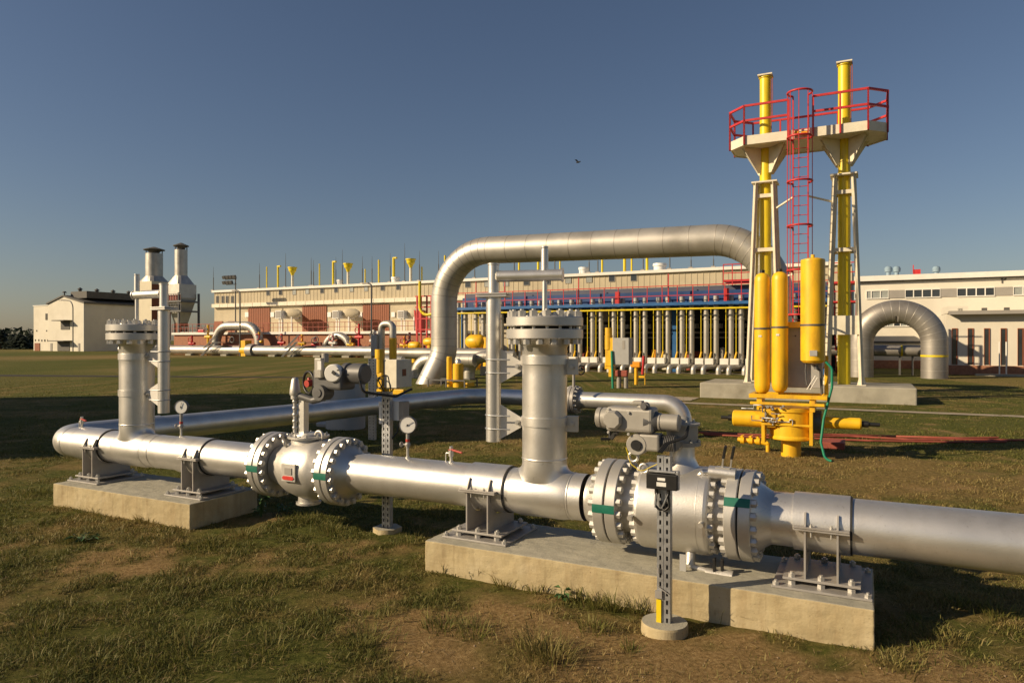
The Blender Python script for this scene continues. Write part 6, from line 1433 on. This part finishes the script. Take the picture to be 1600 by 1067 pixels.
# exhaust units
def exhaust(pxs, pxh, ytop, yshoulder, ybox, ybase, wS, wB, b_, body, label, hopper=False):
    t = thing('exhaust_unit', label, 'exhaust stack', (ga(pxs, b_), b_, 0), 'exhaust units beside the hall')
    q = gd(pxs, b_) / FPX; a_ = ga(pxs, b_); Z = lambda y: gz(pxs, y, b_); rs = wS * q / 2; rb = wB * q / 2
    MB().cyl((a_, b_, Z(yshoulder)), (a_, b_, Z(ytop) - .3), rs, n=32).build('stack', 'clad', t)
    m = MB()
    for k in range(6): m.beam((a_ + rs * .9 * math.cos(k), b_ + rs * .9 * math.sin(k), Z(ytop) - .3), (a_ + rs * .9 * math.cos(k), b_ + rs * .9 * math.sin(k), Z(ytop) + .6), .12, .12)
    m.build('cap_posts', 'roofdark', t)
    MB().sharp([(rs * 1.22, 0), (rs * 1.25, .12), (rs * .15, .6)], (a_, b_, Z(ytop) + .30), (0, 0, 1), 20).lathe([(rs * .2, -.8), (rs * .9, .25)], (a_, b_, Z(ytop) + .1), (0, 0, 1), 20).build('rain_cap', 'roofdark', t)
    m = MB(); c_ = [(-1, -1), (1, -1), (1, 1), (-1, 1)]; n = 24
    ring0 = [(a_ + rs * math.cos(2 * PI * k / n + PI / n), b_ + rs * math.sin(2 * PI * k / n + PI / n), Z(yshoulder)) for k in range(n)]
    def sq(k):
        t_ = 2 * PI * k / n + PI / n; x, y = math.cos(t_), math.sin(t_); s = 1 / max(abs(x), abs(y)); return (a_ + rb * x * s, b_ + rb * y * s, Z(ybox))
    ring1 = [sq(k) for k in range(n)]
    m.add(ring0 + ring1, [(k, n + k, n + (k + 1) % n, (k + 1) % n) for k in range(n)]); m.build('transition', 'clad', t)
    MB().bb(a_ - rb, a_ + rb, b_ - rb, b_ + rb, Z(ybase), Z(ybox)).build('casing', body, t)
    if hopper:
        m = MB(); z0, z1 = Z(ybase), Z(ybase) - 4.2; r2 = rb * .45
        m.add([(a_ + x * rb, b_ + y * rb, z0) for x, y in c_] + [(a_ + x * r2, b_ + y * r2, z1) for x, y in c_], [(0, 1, 5, 4), (1, 2, 6, 5), (2, 3, 7, 6), (3, 0, 4, 7), (4, 5, 6, 7)])
        m.build('hopper', 'clad', t); MB().bb(a_ - r2, a_ + r2, b_ - r2, b_ + r2, 0, z1).build('lower_duct', 'brown', t)
        m = MB()
        for x, y in c_: m.beam((a_ + x * rb * 1.15, b_ + y * rb * 1.15, 0), (a_ + x * rb * 1.15, b_ + y * rb * 1.15, Z(ybase) + .8), .28, .28)
        m.build('frame_leg', 'darkact', t)
        for zz in (Z(471), Z(486)):
            m = MB().bb(a_ - rb * 1.2, a_ + rb * 1.7, b_ - rb * 1.35, b_ - rb * 1.02, zz - .25, zz).bb(a_ + rb * 1.02, a_ + rb * 1.5, b_ - rb, b_ + rb, zz - .25, zz)
            for k in range(9): m.beam((a_ - rb * 1.2 + rb * 2.9 * k / 8, b_ - rb * 1.33, zz), (a_ - rb * 1.2 + rb * 2.9 * k / 8, b_ - rb * 1.33, zz + 1.1), .08, .08)
            m.beam((a_ - rb * 1.2, b_ - rb * 1.33, zz + 1.1), (a_ + rb * 1.7, b_ - rb * 1.33, zz + 1.1), .08, .08).build('gallery', 'darkact', t)
        MB().bb(a_ - rb * .95, a_ + rb * 1.25, b_ - rb * 1.12, b_ - rb * 1.02, Z(471) + .1, Z(462)).build('red_panel', 'rust', t)
    else:
        MB().bb(a_ + rb * 1.0 + .01, a_ + rb * 1.0 + .05, b_ - rb * .98, b_ + rb, 2, Z(ybox) - .5).build('side_cladding', 'brown', t)
exhaust(241, 241, 394, 432, 441, 548, 25, 33, 82, 'wall', 'square cream exhaust tower with a silver stack, left of the two')
exhaust(283, 283, 388, 431, 445, 466, 18.5, 31, 80, 'clad', 'silver exhaust stack on a hopper with dark galleries, right of the two', True)
# low building and ducts below the right exhaust
b_ = 74.0; t = thing('low_annex', 'low cream annex with railings below the right exhaust stack', 'building', (ga(276, b_), b_, 0))
MB().bb(ga(277, b_), ga(334, b_), b_, b_ + 6, 0, gz(300, 521, b_)).build('wall', 'wall', t)
MB().bb(ga(285, b_), ga(336, b_), b_ - .4, b_ + 6, gz(300, 521, b_), gz(300, 519, b_)).build('slab', 'trimwhite', t)
m = MB()
for k in range(10):
    x = ga(279 + 6 * k, b_ - .6); m.beam((x, b_ - .6, 0), (x, b_ - .6, gz(300, 531, b_)), .16, .16)
for k in range(14):
    x = ga(286 + 3.7 * k, b_ - .3); m.beam((x, b_ - .3, gz(300, 519, b_)), (x, b_ - .3, gz(300, 511, b_)), .08, .08)
m.beam((ga(286, b_), b_ - .3, gz(300, 511, b_)), (ga(336, b_), b_ - .3, gz(300, 511, b_)), .08, .08).bb(ga(277, b_), ga(336, b_), b_ - .7, b_ - .5, gz(300, 532, b_), gz(300, 530.5, b_)); m.build('steelwork', 'darkact', t)
MB().bb(ga(319, b_), ga(328, b_), b_ - 1.2, b_ - .8, gz(320, 540, b_), gz(320, 515, b_)).build('red_tank', 'red', t, .1)
# left horizontal pipe with arches
FB = 61.0; zc_ = gz(400, 547.5, FB)
t = thing('header_pipe', 'long silver pipe lying above the lawn in front of the hall', 'pipe', (ga(420, FB), FB, 0))
x0, x1 = ga(190, FB), ga(592, FB)
MB().cyl((x0, FB, zc_), (ga(379, FB), FB, zc_), .56, n=32).cyl((ga(397, FB), FB, zc_), (x1, FB, zc_), .56, n=32).build('pipe_run', 'clad', t)
MB().cyl((ga(379, FB), FB, zc_), (ga(389, FB), FB, zc_), .62, n=24).bb(ga(380, FB), ga(388, FB), FB - .5, FB + .5, 0, zc_ + 1.2).build('yellow_valve', 'yellow', t)
MB().cyl((ga(389, FB), FB, zc_), (ga(398, FB), FB, zc_), .78, n=24).build('flange', 'steelgrey', t)
for px in (215, 255, 300, 355, 430, 460, 500, 545, 580): MB().bb(ga(px, FB) - .5, ga(px, FB) + .5, FB - .6, FB + .6, 0, .22).build('saddle_block', 'concrete_old', t)
for i, (p0, p1, top, r, b_, lb) in enumerate([(338, 405, 503, .56, FB + 2, 'silver arch pipe over the lawn pipe in front of the first brown door'), (508, 548, 519, .42, FB + 2.5, 'low silver arch pipe just left of the hooked vent bend')]):
    zt = gz(p0, top, b_) - r
    pth = fil([(ga(p0, b_), b_, -.2), (ga(p0, b_), b_, zt), (ga(p1, b_), b_, zt), (ga(p1, b_), b_, -.2)], min(2.2, (ga(p1, b_) - ga(p0, b_)) * .48, zt * .9), 10)
    t = thing('arch_pipe', lb, 'pipe', (ga(p0, b_), b_, 0), 'clad pipe arches')
    MB().tube(pth, r, 24, False).build('pipe_run', 'clad', t); seams(t, pth, r, 1.0, 'clad_old')
for i, px in enumerate((330, 458)):
    b_ = FB - 1; a_ = ga(px, b_); t = thing('stile_steps', ('left' if i == 0 else 'right') + ' dark crossing steps over the long lawn pipe', 'steps', (a_, b_, 0), 'crossing steps over the lawn pipe')
    m = MB()
    for s_ in (0, .7): m.beam((a_ - 1.6, b_ - .2 + s_ * .3, 0), (a_ + .6, b_ - .2 + s_ * .3, 1.7), .09, .09).beam((a_ - 1.2, b_ - .2 + s_ * .3, .9), (a_ + .9, b_ - .2 + s_ * .3, 2.5), .07, .07)
    m.bb(a_ + .4, a_ + 2, b_ - .3, b_ + 2.6, 1.62, 1.7); m.build('steps_frame', 'darkact', t)
    MB().ring((a_ + 2.6, b_ + .9, 2.0), (0, 1, 0), .35, .06, 14, 6).build('wheel', 'darkact', t)
# ---- conifers on the horizon at left, and a far tree line
def spruce(x, y, h, r, label, seed):
    rr = random.Random(seed); a_, b_ = w2g(x, y)
    t = thing('spruce_tree', label, 'tree', (a_, b_, 0), 'dark spruces at the left edge')
    MB().cyl((a_, b_, 0), (a_, b_, h * .9), .22, .05, n=8).build('trunk', 'bark', t)
    m = MB()
    for k in range(420):
        f = rr.random() ** .8; zz = h * (.06 + .94 * f); R_ = r * (1 - f) * (.8 + .4 * rr.random()) + .15; an = rr.random() * 2 * PI; rad = R_ * (.35 + .65 * rr.random())
        c = V3(a_ + math.cos(an) * rad, b_ + math.sin(an) * rad, zz - rad * .25); d = V3(math.cos(an), math.sin(an), -.3) * (.35 + .4 * rr.random()); s_ = V3(-d.y, d.x, rr.uniform(-.2, .2)) * .55
        m.add([c - d * .5 - s_ * .3, c - s_ * .8, c + d, c + s_ * .8], [(0, 1, 2, 3)])
    m.build('crown', 'conifer', t)
M['bark'] = mat('bark', (.08, .055, .04), .9, 0, .2, 8)
M['conifer'] = mat('conifer_needles', (.022, .038, .020), .7, 0, .4, .6)
for i, (px, top) in enumerate([(1, 515), (8, 521), (14, 524), (19, 522), (25, 526), (31, 521), (37, 525), (42, 525), (47, 523)]):
    Zt = 150 + (i * 37 % 13); spruce((px - 800) / FPX * Zt, Zt, EYE + (HY - top) / FPX * Zt, 2.3, 'dark spruce beyond the lawn at the left edge, %s' % nth(i, 9), i)
tl = MB(); rr_ = random.Random(77)
for k in range(2600):
    x = rr_.uniform(-330, -170); y = rr_.uniform(260, 300) ; a_, b_ = w2g(x, y); z_ = rr_.uniform(0, 6.5)
    s_ = rr_.uniform(.5, 1.3); d = V3(rr_.uniform(-1, 1), rr_.uniform(-1, 1), rr_.uniform(-.5, .5)) * s_; e = V3(rr_.uniform(-1, 1), rr_.uniform(-1, 1), rr_.uniform(.3, 1)) * s_
    c = V3(a_, b_, z_); tl.add([c - d, c - e, c + d, c + e], [(0, 1, 2, 3)])
tag(tl.build('far_wood', 'conifer'), 'dark far off wood on the horizon at the left', 'wood', kind='stuff')
# ---- unseen building added out of view to the left to shade the lawn
sh = thing('added_shade_building', 'unseen plain flat roofed cream building added on the left to shade the lawn', 'building', (-26, 3, 0))
SX0, SX1, SH = -38, -27, 12.9
def wbox(x0, x1, y0, y1, z0, z1):
    m = MB(); vs = [(*w2g(x, y), z) for z in (z0, z1) for x, y in ((x0, y0), (x1, y0), (x1, y1), (x0, y1))]
    return m.add(vs, [(3, 2, 1, 0), (4, 5, 6, 7), (0, 1, 5, 4), (1, 2, 6, 5), (2, 3, 7, 6), (3, 0, 4, 7)])
for y0, y1, h in ((6.0, 11.3, 13.8), (11.3, 14.0, 10.4), (14.0, 17.5, SH)):  # stepped heights shape where the shade of this added block falls
    wbox(SX0, SX1, y0 + .001, y1, 0, h).build('wall', 'wall', sh)  # wall of the added unseen building
    wbox(SX0 - .2, SX1 + .2, y0 + .002, y1 - .001, h, h + .3).build('roof_edge', 'trimwhite', sh)
for k in range(3):
    y = 7.0 + k * 2.1
    wbox(SX1 + .005, SX1 + .05, y, y + 1.2, 6, 7.6).build('window', 'glass', sh)  # window of the added unseen building
# bird
b_ = V3(ga(903, 60), 60, gz(903, 254, 60)); t = thing('bird', 'tiny dark bird flying high in the sky above the loop pipe', 'bird', tuple(b_))
m = MB().ball(b_, .09, (2.2, .8, .8), 10, 6).ball(b_ + V3(.2, 0, .04), .06, (1, 1, 1), 8, 6)
m.plate([b_ + V3(.06, 0, .03), b_ + V3(-.08, 0, .03), b_ + V3(-.22, -.25, .22), b_ + V3(-.02, -.22, .2)], .012).plate([b_ + V3(.06, 0, .03), b_ + V3(-.08, 0, .03), b_ + V3(-.18, .25, .18), b_ + V3(0, .22, .17)], .012)
m.build('body', 'bird', t)
# tidy: helper property not needed in the finished scene
for o in COL.objects:
    if 'org' in o.keys(): del o['org']
print('objects', len(COL.objects))
